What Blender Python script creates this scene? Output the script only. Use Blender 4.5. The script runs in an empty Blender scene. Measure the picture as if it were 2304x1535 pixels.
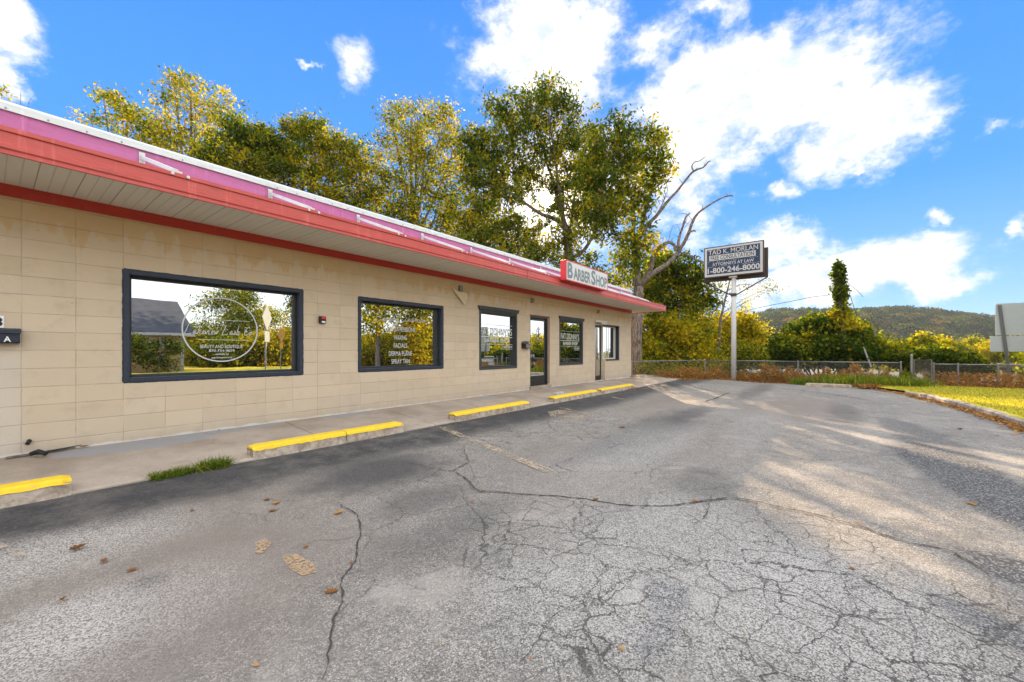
import bpy, math, random
import numpy as np
from mathutils import Vector, Matrix
R = math.radians
random.seed(7)
S = bpy.context.scene
C = S.collection

# ---------------------------------------------------------------- camera, sky, sun, exposure
# world axes: X runs along the shop front (towards the far corner), Y towards the shop, camera over the origin
F = 919.0 / 2304.0                      # focal length in picture widths
YAW = math.atan2(718.0, 919.0)          # the wall runs this far right of the viewing direction
cs, sn = math.cos(YAW), math.sin(YAW)
cam_data = bpy.data.cameras.new('camera')
cam_data.sensor_width = 36.0
cam_data.lens = 36.0 * F
cam_data.clip_start = 0.05
cam_data.clip_end = 3000
cam_data.shift_y = 22.5 / 2304.0
cam = bpy.data.objects.new('camera', cam_data)
C.objects.link(cam)
cam.location = (0, 0, 0)
cam.rotation_euler = (R(90), 0, -(math.pi / 2 - YAW))
# viewing direction = (cos YAW, sin YAW)
cam.rotation_euler = (R(90), 0, math.atan2(sn, cs) - math.pi / 2)
S.camera = cam

def ray(px, py):
    a = (px - 1152.0) / 919.0
    return Vector((cs + a * sn, sn - a * cs, (790.0 - py) / 919.0))
def at(px, py, t):
    """world point seen at photo pixel px,py at distance t along the view"""
    return ray(px, py) * t
def on_wall(px, py, D=6.95):
    r = ray(px, py); return r * (D / r.y)
def lot_z(x, y):
    return -1.42 + max(0.0, y - 2.5) * 0.0418
def on_lot(px, py):
    r = ray(px, py); z = -1.42
    for _ in range(6):
        p = r * (z / r.z); z = lot_z(p.x, p.y)
    return r * (z / r.z)

S.view_settings.view_transform = 'Standard'
S.view_settings.look = 'None'
S.view_settings.gamma = 1
S.view_settings.exposure = 1.5
S.cycles.max_bounces = 6
S.cycles.diffuse_bounces = 3
S.cycles.glossy_bounces = 3
S.cycles.transmission_bounces = 3
S.cycles.transparent_max_bounces = 8
S.cycles.sample_clamp_indirect = 6

SUN = ray(1232, 450).normalized()
sun_el = math.asin(SUN.z)
sd = bpy.data.lights.new('sun', 'SUN')
sd.energy = 5.0
sd.angle = R(0.5)
sd.color = (1.0, 0.75, 0.49)
so = bpy.data.objects.new('sun', sd)
C.objects.link(so)
so.rotation_euler = (-SUN).to_track_quat('-Z', 'Y').to_euler()

# ---------------------------------------------------------------- node helper
class NT:
    def __init__(s, tree):
        s.t = tree; s.t.nodes.clear()
    def new(s, typ, **kw):
        n = s.t.nodes.new('ShaderNode' + typ)
        for k, v in kw.items(): setattr(n, k, v)
        return n
    def put(s, sock, v):
        if isinstance(v, bpy.types.NodeSocket): s.t.links.new(v, sock)
        elif v is not None:
            if isinstance(v, (tuple, list)) and sock.type == 'RGBA' and len(v) == 3: v = (*v, 1)
            sock.default_value = v
    def m(s, op, a, b=None, c=None, clamp=False):
        n = s.new('Math', operation=op, use_clamp=clamp)
        s.put(n.inputs[0], a); s.put(n.inputs[1], b); s.put(n.inputs[2], c)
        return n.outputs[0]
    def vm(s, op, a, b=None):
        n = s.new('VectorMath', operation=op)
        s.put(n.inputs[0], a); s.put(n.inputs[1], b)
        return n.outputs['Value'] if op in ('DOT_PRODUCT', 'LENGTH', 'DISTANCE') else n.outputs[0]
    def mix(s, f, a, b, blend='MIX'):
        n = s.new('Mix', data_type='RGBA', blend_type=blend)
        s.put(n.inputs[0], f); s.put(n.inputs[6], a); s.put(n.inputs[7], b)
        return n.outputs[2]
    def xyz(s, v):
        n = s.new('SeparateXYZ'); s.put(n.inputs[0], v); return n.outputs
    def comb(s, x, y, z):
        n = s.new('CombineXYZ'); s.put(n.inputs[0], x); s.put(n.inputs[1], y); s.put(n.inputs[2], z); return n.outputs[0]
    def noise(s, vec, scale, detail=3, rough=0.5, dist=0.0, color=False):
        n = s.new('TexNoise'); s.put(n.inputs['Vector'], vec); s.put(n.inputs['Scale'], scale)
        s.put(n.inputs['Detail'], detail); s.put(n.inputs['Roughness'], rough); s.put(n.inputs['Distortion'], dist)
        return n.outputs[1 if color else 0]
    def vor(s, vec, scale, feature='F1', out='Distance'):
        n = s.new('TexVoronoi', feature=feature); s.put(n.inputs['Vector'], vec); s.put(n.inputs['Scale'], scale)
        return n.outputs[out]
    def sm(s, v, lo, hi, a=0.0, b=1.0):
        n = s.new('MapRange', interpolation_type='SMOOTHSTEP', clamp=True)
        s.put(n.inputs[0], v); s.put(n.inputs[1], lo); s.put(n.inputs[2], hi); s.put(n.inputs[3], a); s.put(n.inputs[4], b)
        return n.outputs[0]
    def ramp(s, f, stops):
        n = s.new('ValToRGB'); s.put(n.inputs[0], f)
        e = n.color_ramp.elements
        while len(e) < len(stops): e.new(0.5)
        for q, (p, c) in zip(e, stops):
            q.position = p; q.color = (*c, 1) if len(c) == 3 else c
        return n.outputs[0]
    def pos(s):
        return s.new('NewGeometry').outputs['Position']
    def bump(s, h, strength=0.3, dist=0.01):
        n = s.new('Bump'); s.put(n.inputs['Height'], h); s.put(n.inputs['Strength'], strength); s.put(n.inputs['Distance'], dist)
        return n.outputs[0]
    def surf(s, col, rough=0.8, normal=None, metal=0.0, spec=0.3, alpha=None):
        p = s.new('BsdfPrincipled')
        s.put(p.inputs['Base Color'], col); s.put(p.inputs['Roughness'], rough); s.put(p.inputs['Metallic'], metal)
        s.put(p.inputs['Specular IOR Level'], spec)
        if normal is not None: s.put(p.inputs['Normal'], normal)
        if alpha is not None: s.put(p.inputs['Alpha'], alpha)
        o = s.new('OutputMaterial'); s.t.links.new(p.outputs[0], o.inputs[0])
        return p

def material(name):
    m = bpy.data.materials.new(name); m.use_nodes = True
    return m, NT(m.node_tree)

# ---------------------------------------------------------------- sky with clouds (fixed in the world, by azimuth and elevation)
w = bpy.data.worlds.new('World'); S.world = w; w.use_nodes = True
n = NT(w.node_tree)
sky = n.new('TexSky', sky_type='NISHITA')
sky.sun_disc = False
sky.sun_elevation = sun_el
sky.sun_rotation = math.atan2(SUN.x, SUN.y)
sky.air_density = 1.0; sky.dust_density = 0.0; sky.ozone_density = 3.0
d = n.vm('NORMALIZE', n.new('TexCoord').outputs['Generated'])
dx, dy, dz = n.xyz(d)
az = n.m('ARCTAN2', dy, dx)
el = n.m('ARCSINE', dz)
base = n.ramp(n.m('MULTIPLY', el, 1.0), [(0.0, (1.5, 2.7, 4.4)), (0.12, (0.95, 2.1, 4.3)), (0.30, (0.34, 1.50, 4.2)), (0.8, (0.18, 1.02, 3.7))])
skycol = n.mix(0.92, sky.outputs[0], base)
warp = n.noise(d, 9.0, 6, 0.62, color=True)
wx, wy, wz = n.xyz(warp)
azw = n.m('ADD', az, n.m('MULTIPLY', n.m('SUBTRACT', wx, 0.5), 0.16))
elw = n.m('ADD', el, n.m('MULTIPLY', n.m('SUBTRACT', wy, 0.5), 0.12))
def azel(px, py):
    v = ray(px, py).normalized(); return math.atan2(v.y, v.x), math.asin(v.z)
CLOUDS = [(1680, 220, 330, 160, 1.3), (1930, 290, 210, 105, 1.15), (1560, 310, 200, 130, 1.2), (1220, 110, 200, 160, 1.15), (1790, 150, 230, 100, 1.1), (1480, 80, 90, 60, .55),
          (1580, 20, 90, 40, .5), (10, 70, 120, 110, 1.0), (20, 190, 60, 60, .8), (805, 145, 45, 62, .75), (1740, 560, 140, 50, .9), (1960, 595, 240, 62, 1.1), (1780, 640, 260, 52, 1.0), (2050, 640, 150, 36, .8),
          (2095, 492, 50, 20, .8), (1750, 435, 42, 22, .6), (2310, 515, 35, 30, .8), (1930, 376, 28, 12, .7), (690, 122, 26, 8, .7),
          (1560, 440, 80, 110, .5), (1930, 130, 90, 40, .6), (2250, 285, 50, 12, .5), (1430, 400, 130, 150, .6)]
dens = None
for (cx, cy, rx, ry, st) in CLOUDS:
    a0, e0 = azel(cx, cy)
    ra = abs(azel(cx - rx, cy)[0] - azel(cx + rx, cy)[0]) / 2
    re = abs(azel(cx, cy - ry)[1] - azel(cx, cy + ry)[1]) / 2
    u = n.m('MULTIPLY', n.m('SUBTRACT', azw, a0), 1 / ra)
    v = n.m('MULTIPLY', n.m('SUBTRACT', elw, e0), 1 / re)
    q = n.m('MULTIPLY', n.m('SUBTRACT', 1.0, n.m('SQRT', n.m('ADD', n.m('MULTIPLY', u, u), n.m('MULTIPLY', v, v)))), st)
    dens = q if dens is None else n.m('MAXIMUM', dens, q)
fine = n.noise(n.vm('MULTIPLY', d, (1, 1, 1.6)), 14.0, 8, 0.66)
fine2 = n.noise(n.vm('MULTIPLY', d, (1, 1, 1.6)), 5.0, 4, 0.55)
dens = n.m('ADD', dens, n.m('MULTIPLY', n.m('SUBTRACT', fine, 0.5), 1.7))
cover = n.m('POWER', n.sm(dens, -0.22, 0.62), 1.15)
# bright broken cloud overhead and behind, mirrored in the panes, added to fill the shade
behind = n.m('MAXIMUM', n.sm(n.vm('DOT_PRODUCT', d, (cs, sn, 0.0)), 0.25, -0.05), n.sm(dy, -0.27, -0.40))
high = n.sm(el, 0.85, 1.15)
fill_cloud = n.m('MULTIPLY', n.m('MAXIMUM', behind, high), n.sm(fine2, 0.2, 0.5, 0.82, 1.0))
whitecol = n.mix(n.sm(fine, 0.35, 0.6), (3.0, 3.35, 3.9), (4.6, 4.5, 4.4))
bright = n.mix(n.sm(el, 0.0, 0.7), (5.2, 5.4, 5.6), (9.5, 9.7, 10.0))
col = n.mix(fill_cloud, skycol, bright)
col = n.mix(n.m('MULTIPLY', cover, n.m('SUBTRACT', 1.0, behind)), col, whitecol)
# bright sky right round the sun
sdot = n.vm('DOT_PRODUCT', d, tuple(SUN))
ang = n.m('ARCCOSINE', n.m('MINIMUM', sdot, 0.999999))
halo = n.m('POWER', n.sm(ang, 0.26, 0.0), 2.2)
core = n.sm(ang, 0.020, 0.010)
col = n.mix(1.0, col, n.mix(halo, (0, 0, 0), (12.0, 9.0, 5.6)), 'ADD')
col = n.mix(1.0, col, n.mix(core, (0, 0, 0), (160.0, 130.0, 95.0)), 'ADD')
# the half below the horizon is never open to view
col = n.mix(n.sm(el, -0.02, -0.06), col, (1.1, 1.0, 0.8))
bg = n.new('Background'); n.put(bg.inputs[0], col); bg.inputs[1].default_value = 0.1
wo = n.new('OutputWorld'); n.t.links.new(bg.outputs[0], wo.inputs[0])

# ---------------------------------------------------------------- mesh helpers
class MB:
    def __init__(s): s.v = []; s.f = []; s.mi = []
    def add(s, vs, fs, mi=0):
        o = len(s.v); s.v.extend([tuple(v) for v in vs]); s.f.extend([tuple(i + o for i in f) for f in fs]); s.mi.extend([mi] * len(fs))
        return s
    def box(s, x0, x1, y0, y1, z0, z1, mi=0, M=None):
        vs = [Vector((x, y, z)) for z in (z0, z1) for x, y in ((x0, y0), (x1, y0), (x1, y1), (x0, y1))]
        if M is not None: vs = [M @ v for v in vs]
        return s.add(vs, [(3, 2, 1, 0), (4, 5, 6, 7), (0, 1, 5, 4), (1, 2, 6, 5), (2, 3, 7, 6), (3, 0, 4, 7)], mi)
    def tube(s, pts, radii, sides=8, cap=True, mi=0, rough=0.0):
        pts = [Vector(p) for p in pts]
        if not isinstance(radii, (list, tuple)): radii = [radii] * len(pts)
        rings = []; a = None
        for i, p in enumerate(pts):
            dd = (pts[min(i + 1, len(pts) - 1)] - pts[max(i - 1, 0)])
            dd = dd.normalized() if dd.length > 1e-9 else Vector((0, 0, 1))
            if a is None: a = dd.cross(Vector((1, 0, 0)) if abs(dd.x) < 0.8 else Vector((0, 1, 0)))
            a = a - dd * a.dot(dd)
            if a.length < 1e-6: a = dd.orthogonal()
            a.normalize(); b = dd.cross(a)
            rr = radii[i]
            rings.append([p + (a * math.cos(k * 2 * math.pi / sides) + b * math.sin(k * 2 * math.pi / sides)) * rr * (1 + rough * (random.random() - .5)) for k in range(sides)])
        vs = [v for r_ in rings for v in r_]
        fs = [(i * sides + k, i * sides + (k + 1) % sides, (i + 1) * sides + (k + 1) % sides, (i + 1) * sides + k) for i in range(len(pts) - 1) for k in range(sides)]
        if cap: fs += [tuple(range(sides))[::-1], tuple((len(pts) - 1) * sides + k for k in range(sides))]
        return s.add(vs, fs, mi)
    def prism(s, poly, axis, a, b, mi=0):
        """extrude a 2D polygon along an axis between a and b"""
        k = len(poly)
        def P(u, v, w_): return {'x': (w_, u, v), 'y': (u, w_, v), 'z': (u, v, w_)}[axis]
        vs = [P(u, v, a) for u, v in poly] + [P(u, v, b) for u, v in poly]
        fs = [(i, (i + 1) % k, k + (i + 1) % k, k + i) for i in range(k)] + [tuple(range(k))[::-1], tuple(range(k, 2 * k))]
        return s.add(vs, fs, mi)
    def build(s, name, mats, parent=None, smooth=False, bevel=0.0, auto=None):
        me = bpy.data.meshes.new(name)
        me.from_pydata(s.v, [], s.f)
        mats = mats if isinstance(mats, (list, tuple)) else [mats]
        for m in mats: me.materials.append(m)
        if len(mats) > 1: me.polygons.foreach_set('material_index', s.mi)
        if smooth: me.polygons.foreach_set('use_smooth', [True] * len(me.polygons))
        me.update()
        import bmesh
        bm = bmesh.new(); bm.from_mesh(me); bmesh.ops.recalc_face_normals(bm, faces=bm.faces); bm.to_mesh(me); bm.free()
        o = bpy.data.objects.new(name, me); C.objects.link(o)
        if parent is not None:
            o.parent = parent; o.matrix_parent_inverse = Matrix.Translation(-parent.location)
        if bevel:
            b = o.modifiers.new('bevel', 'BEVEL'); b.width = bevel; b.segments = 2; b.limit_method = 'ANGLE'
        return o

def tag(o, label=None, cat=None, group=None, kind=None):
    if label: o['label'] = label
    if cat: o['category'] = cat
    if group: o['group'] = group
    if kind: o['kind'] = kind
    return o
def thing(name, loc, label, cat, group=None):
    o = bpy.data.objects.new(name, None); o.empty_display_size = 0.1; C.objects.link(o); o.location = loc
    return tag(o, label, cat, group)
def np_mesh(name, V, Fc, mats, parent=None, tint=None, kind=None):
    """V (n,3), Fc (m,4) quads"""
    me = bpy.data.meshes.new(name)
    me.vertices.add(len(V)); me.vertices.foreach_set('co', np.asarray(V, dtype=np.float32).ravel())
    k = Fc.shape[1]
    me.loops.add(Fc.size); me.loops.foreach_set('vertex_index', Fc.astype(np.int32).ravel())
    me.polygons.add(len(Fc)); me.polygons.foreach_set('loop_start', np.arange(0, Fc.size, k, dtype=np.int32))
    me.polygons.foreach_set('loop_total', np.full(len(Fc), k, dtype=np.int32))
    me.update(calc_edges=True)
    me.materials.append(mats)
    if tint is not None:
        a = me.attributes.new('tint', 'FLOAT', 'POINT'); a.data.foreach_set('value', np.asarray(tint, dtype=np.float32))
    o = bpy.data.objects.new(name, me); C.objects.link(o)
    if parent is not None:
        o.parent = parent; o.matrix_parent_inverse = Matrix.Translation(-parent.location)
    if kind: o['kind'] = kind
    return o
def rough_grid(name, X, Y, zf, mat):
    X = np.asarray(X); Y = np.asarray(Y)
    gx, gy = np.meshgrid(X, Y, indexing='ij')
    z = np.vectorize(zf)(gx, gy)
    V = np.stack([gx, gy, z], -1).reshape(-1, 3)
    a, b = len(X), len(Y)
    i, j = np.meshgrid(np.arange(a - 1), np.arange(b - 1), indexing='ij')
    q = (i * b + j).ravel()
    Fc = np.stack([q, q + b, q + b + 1, q + 1], 1)
    o = np_mesh(name, V, Fc, mat)
    o.data.polygons.foreach_set('use_smooth', [True] * len(o.data.polygons))
    return o

# ---------------------------------------------------------------- materials
def ellipse_mask(n, X, Y, wob, cx, cy, rx, ry, soft=0.5, rot=0.0):
    c_, s_ = math.cos(rot), math.sin(rot)
    ux = n.m('SUBTRACT', X, cx); uy = n.m('SUBTRACT', Y, cy)
    u = n.m('MULTIPLY', n.m('ADD', n.m('MULTIPLY', ux, c_), n.m('MULTIPLY', uy, s_)), 1 / rx)
    v = n.m('MULTIPLY', n.m('SUBTRACT', n.m('MULTIPLY', uy, c_), n.m('MULTIPLY', ux, s_)), 1 / ry)
    q = n.m('SQRT', n.m('ADD', n.m('MULTIPLY', u, u), n.m('MULTIPLY', v, v)))
    q = n.m('ADD', q, wob)
    return n.sm(q, 1.0 + soft / 2, 1.0 - soft / 2)

M = {}
def simple(name, col, rough=0.6, var=0.12, scale=8.0, metal=0.0, spec=0.3, bump=0.0):
    m, n = material(name)
    p = n.pos()
    f = n.noise(p, scale, 5, 0.6)
    c2 = tuple(c * (1 - var) for c in col); c3 = tuple(min(1, c * (1 + var)) for c in col)
    nm = n.bump(n.noise(p, scale * 6, 3), bump, 0.01) if bump else None
    n.surf(n.mix(f, c2, c3), rough, nm, metal, spec)
    M[name] = m; return m

# asphalt lot
m, n = material('asphalt'); M['asphalt'] = m
p = n.pos(); X, Y, Z = n.xyz(p)
wob = n.m('MULTIPLY', n.m('SUBTRACT', n.noise(p, 1.6, 6, 0.65), 0.5), 1.3)
agg = n.vor(p, 150.0, 'F1', 'Color'); ax, ay, azz = n.xyz(agg)
aggd = n.vor(p, 150.0)
big = n.noise(p, 0.55, 5, 0.6, 0.3); mid = n.noise(p, 3.0, 6, 0.7)
stone = n.ramp(ax, [(0.0, (0.045, 0.042, 0.039)), (0.35, (0.148, 0.134, 0.118)), (0.75, (0.285, 0.26, 0.226)), (1.0, (0.52, 0.48, 0.42))])
flat = n.mix(n.sm(big, 0.3, 0.7), (0.162, 0.146, 0.126), (0.268, 0.243, 0.210))
col = n.mix(n.sm(mid, 0.30, 0.75, 0.75, 0.45), flat, stone)
fg = n.noise(p, 38.0, 4, 0.75)
col = n.mix(n.sm(fg, 0.50, 0.68, 0.0, 0.5), col, (0.07, 0.067, 0.062))
col = n.mix(n.sm(n.noise(p, 7.0, 7, .8), .50, .66, 0, .5), col, (0.085, 0.08, 0.074))
col = n.mix(n.sm(n.noise(p, 2.3, 8, .78), .50, .68, 0, .5), col, (0.10, 0.093, 0.085))
col = n.mix(n.sm(n.noise(n.vm('ADD', p, (31, 7, 0)), 1.1, 8, .75), .52, .66, 0, .45), col, (0.36, 0.325, 0.28))
# brown worn patches
for (px_, py_, rx, ry, st) in [(1290, 1090, .9, .6, .35), (620, 1170, .8, 1.0, .30), (250, 1200, 1.2, .9, .4), (1790, 915, 2.6, .9, .75), (1500, 905, 2.4, .6, .6), (1620, 1000, 1.6, .4, .4), (1420, 880, 3.0, .4, .5), (1270, 1010, 1.4, .5, .3), (100, 1430, .7, .6, .35), (380, 1400, .9, .8, .45), (560, 1250, .6, .6, .3)]:
    c = on_lot(px_, py_)
    col = n.mix(n.m('MULTIPLY', ellipse_mask(n, X, Y, wob, c.x, c.y, rx, ry, 1.2), st), col, (0.19, 0.155, 0.13))
# darker tar and fresh asphalt
dark = n.mix(n.sm(fg, 0.5, 0.8), (0.044, 0.042, 0.043), (0.14, 0.135, 0.13))
coarse = n.mix(n.sm(n.vor(p, 95.0, 'F1', 'Color'), 0.5, 0.9), (0.052, 0.050, 0.050), (0.27, 0.26, 0.245))
strip = n.m('MULTIPLY', n.sm(n.m('ADD', Y, n.m('MULTIPLY', wob, 0.45)), 4.15, 4.75), n.sm(mid, 0.78, 0.35, 0.45, 1.0))
col = n.mix(strip, col, dark)
for (px_, py_, rx, ry, st) in [(860, 1060, .75, .50, .85), (960, 1120, .5, .25, .5), (1190, 925, 1.6, .7, .8), (1350, 905, 2.0, .5, .6), (1580, 1085, .55, .3, .4), (1010, 1190, .7, .25, .35), (1480, 960, 2.2, .5, .5), (1700, 880, 3.5, .35, .45), (1560, 930, 1.6, .25, .45), (1900, 930, 1.8, .3, .4), (1350, 1010, 1.0, .22, .4), (330, 1310, .10, .09, .5), (250, 1075, 1.0, .35, .5), (450, 1085, .6, .25, .5)]:
    c = on_lot(px_, py_)
    col = n.mix(n.m('MULTIPLY', ellipse_mask(n, X, Y, wob, c.x, c.y, rx, ry, 1.1), st), col, dark)
for (px_, py_, rx, ry, st, rot) in [(2180, 1075, 2.3, .38, .95, .15), (2080, 985, 2.2, .35, .65, .1), (2330, 1300, .5, .28, .9, .8), (2310, 1440, .35, .16, .8, 1.0), (1500, 1340, .17, .13, .85, .3), (1480, 1430, .20, .07, .6, 0), (2200, 930, 2.4, .25, .35, 0)]:
    c = on_lot(px_, py_)
    col = n.mix(n.m('MULTIPLY', ellipse_mask(n, X, Y, wob, c.x, c.y, rx, ry, .5, rot), st), col, coarse)
# pale gravelly areas with loose stone
for (px_, py_, rx, ry, st) in [(1500, 1230, 1.1, .8, .5), (1900, 1400, .9, .6, .5), (1250, 1330, .5, .5, .35), (80, 1250, .8, .35, .6), (300, 1370, .5, .4, .4), (1420, 1010, 2.2, .6, .4), (1700, 960, 2.5, .4, .3), (120, 1420, .3, .3, .6)]:
    c = on_lot(px_, py_)
    col = n.mix(n.m('MULTIPLY', ellipse_mask(n, X, Y, wob, c.x, c.y, rx, ry, 1.2), n.m('MULTIPLY', st, n.sm(ax, 0.15, 0.8))), col, (0.46, 0.44, 0.41))
# alligator cracks
wp = n.vm('ADD', p, n.vm('MULTIPLY', n.noise(p, 2.2, 7, 0.72, color=True), (0.38, 0.38, 0)))
wp2 = n.vm('ADD', p, n.vm('MULTIPLY', n.noise(p, 9.0, 4, 0.7, color=True), (0.10, 0.10, 0)))
wp2 = n.vm('MULTIPLY', wp2, (1, 1, 0)); wp = n.vm('MULTIPLY', wp, (1, 1, 0))
c1 = n.sm(n.m('ADD', n.vor(wp, 1.35, 'DISTANCE_TO_EDGE'), n.m('MULTIPLY', n.m('SUBTRACT', fg, 0.5), 0.02)), 0.0058, 0.002)
c2 = n.sm(n.m('ADD', n.vor(wp2, 4.6, 'DISTANCE_TO_EDGE'), n.m('MULTIPLY', n.m('SUBTRACT', fg, 0.5), 0.04)), 0.021, 0.007)
c3 = n.sm(n.vor(wp2, 11.0, 'DISTANCE_TO_EDGE'), 0.045, 0.01)
where = n.sm(n.noise(p, 0.8, 3, 0.5), 0.44, 0.60)
k = on_lot(1850, 1330); k2 = on_lot(1600, 1450); k3 = on_lot(1230, 1200); k4 = on_lot(1150, 960)
fore = n.m('MAXIMUM', ellipse_mask(n, X, Y, wob, k.x, k.y, 1.5, 1.0, .8), ellipse_mask(n, X, Y, wob, k2.x, k2.y, .9, .8, .8))
fore = n.m('MAXIMUM', fore, n.m('MULTIPLY', ellipse_mask(n, X, Y, wob, k3.x, k3.y, .8, .8, .8), .9))
fore = n.m('MAXIMUM', fore, n.m('MULTIPLY', ellipse_mask(n, X, Y, wob, k4.x, k4.y, 2.0, 1.0, .8), .9))
crk = n.m('MAXIMUM', n.m('MULTIPLY', c1, n.m('MAXIMUM', n.m('MULTIPLY', where, .75), fore)), n.m('MULTIPLY', c2, n.m('MULTIPLY', fore, n.sm(mid, .35, .6))))
crk = n.m('MAXIMUM', crk, n.m('MULTIPLY', c3, n.m('MULTIPLY', fore, n.sm(n.noise(p, 2.5, 3), .55, .65, 0, .35))))
col = n.mix(n.m('MULTIPLY', crk, 0.85), col, (0.045, 0.043, 0.04))
hgt = n.m('SUBTRACT', n.m('ADD', n.m('MULTIPLY', n.m('SUBTRACT', 0.6, aggd), 0.6), n.m('MULTIPLY', fg, 0.6)), n.m('MULTIPLY', crk, 1.5))
n.surf(col, 0.9, n.bump(hgt, 0.7, 0.008), 0, 0.25)

# block wall
m, n = material('painted_block'); M['block'] = m
p = n.pos(); X, Y, Z = n.xyz(p)
def stripe(v, period, phase, half):
    f = n.m('FRACT', n.m('ADD', n.m('MULTIPLY', n.m('SUBTRACT', v, phase), 1 / period), 0.5))
    dd = n.m('MULTIPLY', n.m('ABSOLUTE', n.m('SUBTRACT', f, 0.5)), period)
    return n.sm(dd, half * 1.9, half * 0.5)
ns = n.noise(p, 5.0, 5, 0.6); nl = n.noise(p, 0.9, 5, 0.6); nf = n.noise(p, 60, 3, 0.6)
wobX = n.m('ADD', X, n.m('MULTIPLY', n.m('SUBTRACT', n.noise(p, 12, 3), .5), .008))
wobZ = n.m('ADD', Z, n.m('MULTIPLY', n.m('SUBTRACT', n.noise(p, 10, 3), .5), .008))
h = n.m('MULTIPLY', stripe(wobZ, 0.2032, -0.806, 0.0035), n.sm(ns, 0.30, 0.55, 0.35, 1.0))
row = n.m('MULTIPLY', n.m('GREATER_THAN', n.m('FRACT', n.m('MULTIPLY', n.m('SUBTRACT', Z, -0.806), 0.5 / 0.2032)), 0.5), n.m('GREATER_THAN', X, 7.2))
v = n.m('MULTIPLY', stripe(n.m('ADD', wobX, n.m('MULTIPLY', row, 0.2032)), 0.4064, 0.216, 0.003), n.sm(n.noise(p, 3.3, 4), 0.38, 0.55, 0.25, 1.0))
joint = n.m('MAXIMUM', h, v)
colw = n.mix(nl, (0.51, 0.405, 0.285), (0.63, 0.515, 0.375))
colw = n.mix(n.sm(ns, 0.5, 0.75, 0, .35), colw, (0.35, 0.285, 0.21))
# every block a slightly different tone
bx = n.m('FLOOR', n.m('MULTIPLY', n.m('SUBTRACT', X, .216), 1 / .4064)); bz = n.m('FLOOR', n.m('MULTIPLY', n.m('SUBTRACT', Z, -.806), 1 / .2032))
wn = n.new('TexWhiteNoise', noise_dimensions='2D'); n.put(wn.inputs['Vector'], n.comb(bx, bz, 0))
colw = n.mix(n.sm(n.noise(n.vm('MULTIPLY', p, (1.0, 1, 2.2)), 1.1, 4, .5, .6), .52, .545, 0, .30), colw, (0.55, 0.46, 0.36))
colw = n.mix(n.sm(n.m('ADD', Z, n.m('MULTIPLY', n.noise(p, 7, 5, .7), .22)), -.86, -1.06, 0, .4), colw, (0.30, 0.235, 0.175))
colw = n.mix(n.m('MULTIPLY', wn.outputs[0], .2), colw, (0.33, 0.26, 0.18))
colw = n.mix(n.sm(n.m('ADD', Z, n.m('MULTIPLY', n.m('SUBTRACT', nl, .5), .5)), -0.55, -1.15, 0, .35), colw, (0.40, 0.35, 0.29))
# old ochre paint showing in dripping patches under the eave, plus warm bounce painted in
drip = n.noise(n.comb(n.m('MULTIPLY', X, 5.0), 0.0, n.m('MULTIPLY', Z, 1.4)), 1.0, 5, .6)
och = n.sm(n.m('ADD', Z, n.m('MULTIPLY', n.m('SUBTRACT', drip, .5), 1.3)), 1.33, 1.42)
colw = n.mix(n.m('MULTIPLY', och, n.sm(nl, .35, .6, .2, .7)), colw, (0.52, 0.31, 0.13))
colw = n.mix(n.sm(n.m('ADD', Z, n.m('MULTIPLY', n.m('SUBTRACT', drip, .5), .6)), .5, 1.75, 0, .45), colw, (0.50, 0.34, 0.17))  # warm bounced light painted as an orange gradient up the wall
# damp grey streak and peeled chips
streak = n.m('MULTIPLY', n.sm(n.m('ABSOLUTE', n.m('SUBTRACT', X, 0.12)), .16, .03), n.sm(Z, .05, -.1))
colw = n.mix(n.m('MULTIPLY', streak, .35), colw, (0.52, 0.50, 0.47))
chip = n.m('MULTIPLY', n.sm(n.noise(p, 9, 5, .7), .67, .72), n.sm(nl, .5, .6))
colw = n.mix(n.m('MULTIPLY', chip, .5), colw, (0.66, 0.60, 0.52))
colw = n.mix(n.sm(n.noise(p, 26, 3, .6), .72, .76, 0, .6), colw, (0.22, 0.18, 0.14))
colw = n.mix(n.m('MULTIPLY', joint, .29), colw, (0.20, 0.16, 0.115))
pix = n.sm(n.m('ADD', Z, n.m('MULTIPLY', n.m('SUBTRACT', ns, .5), .10)), -1.10, -1.13)
colw = n.mix(pix, colw, (0.55, 0.52, 0.47))
hh = n.m('SUBTRACT', n.m('MULTIPLY', nf, .25), n.m('MULTIPLY', joint, 1.0))
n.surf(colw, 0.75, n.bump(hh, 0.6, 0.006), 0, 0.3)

# concrete pavement
m, n = material('pavement_concrete'); M['pavement'] = m
p = n.pos(); X, Y, Z = n.xyz(p)
a1 = n.noise(p, 1.4, 6, .65); a2 = n.noise(p, 40, 4, .7)
cc = n.mix(n.sm(a1, .3, .7), (0.27, 0.215, 0.165), (0.40, 0.335, 0.27))
cc = n.mix(n.sm(a2, .45, .75, 0, .4), cc, (0.20, 0.18, 0.16))
wob = n.m('MULTIPLY', n.m('SUBTRACT', n.noise(p, 3.0, 5, 0.65), 0.5), 1.2)
for (x_, y_, rx, ry) in [(1.15, 6.72, .75, .24), (2.1, 6.85, .7, .10), (3.95, 6.85, .5, .12), (7.6, 6.7, .3, .15), (9.2, 6.8, .3, .1)]:
    cc = n.mix(n.m('MULTIPLY', ellipse_mask(n, X, Y, wob, x_, y_, rx, ry, .25), .8), cc, (0.27, 0.275, 0.285))
cc = n.mix(n.sm(n.noise(p, 5.5, 5, .7), .62, .72, 0, .5), cc, (0.16, 0.14, 0.12))
cc = n.mix(n.m('MULTIPLY', ellipse_mask(n, X, Y, wob, 9.3, 5.75, .35, .14, .5), .5), cc, (0.55, 0.38, 0.06))
n.surf(cc, .9, n.bump(a2, .5, .005), 0, .2)

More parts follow.
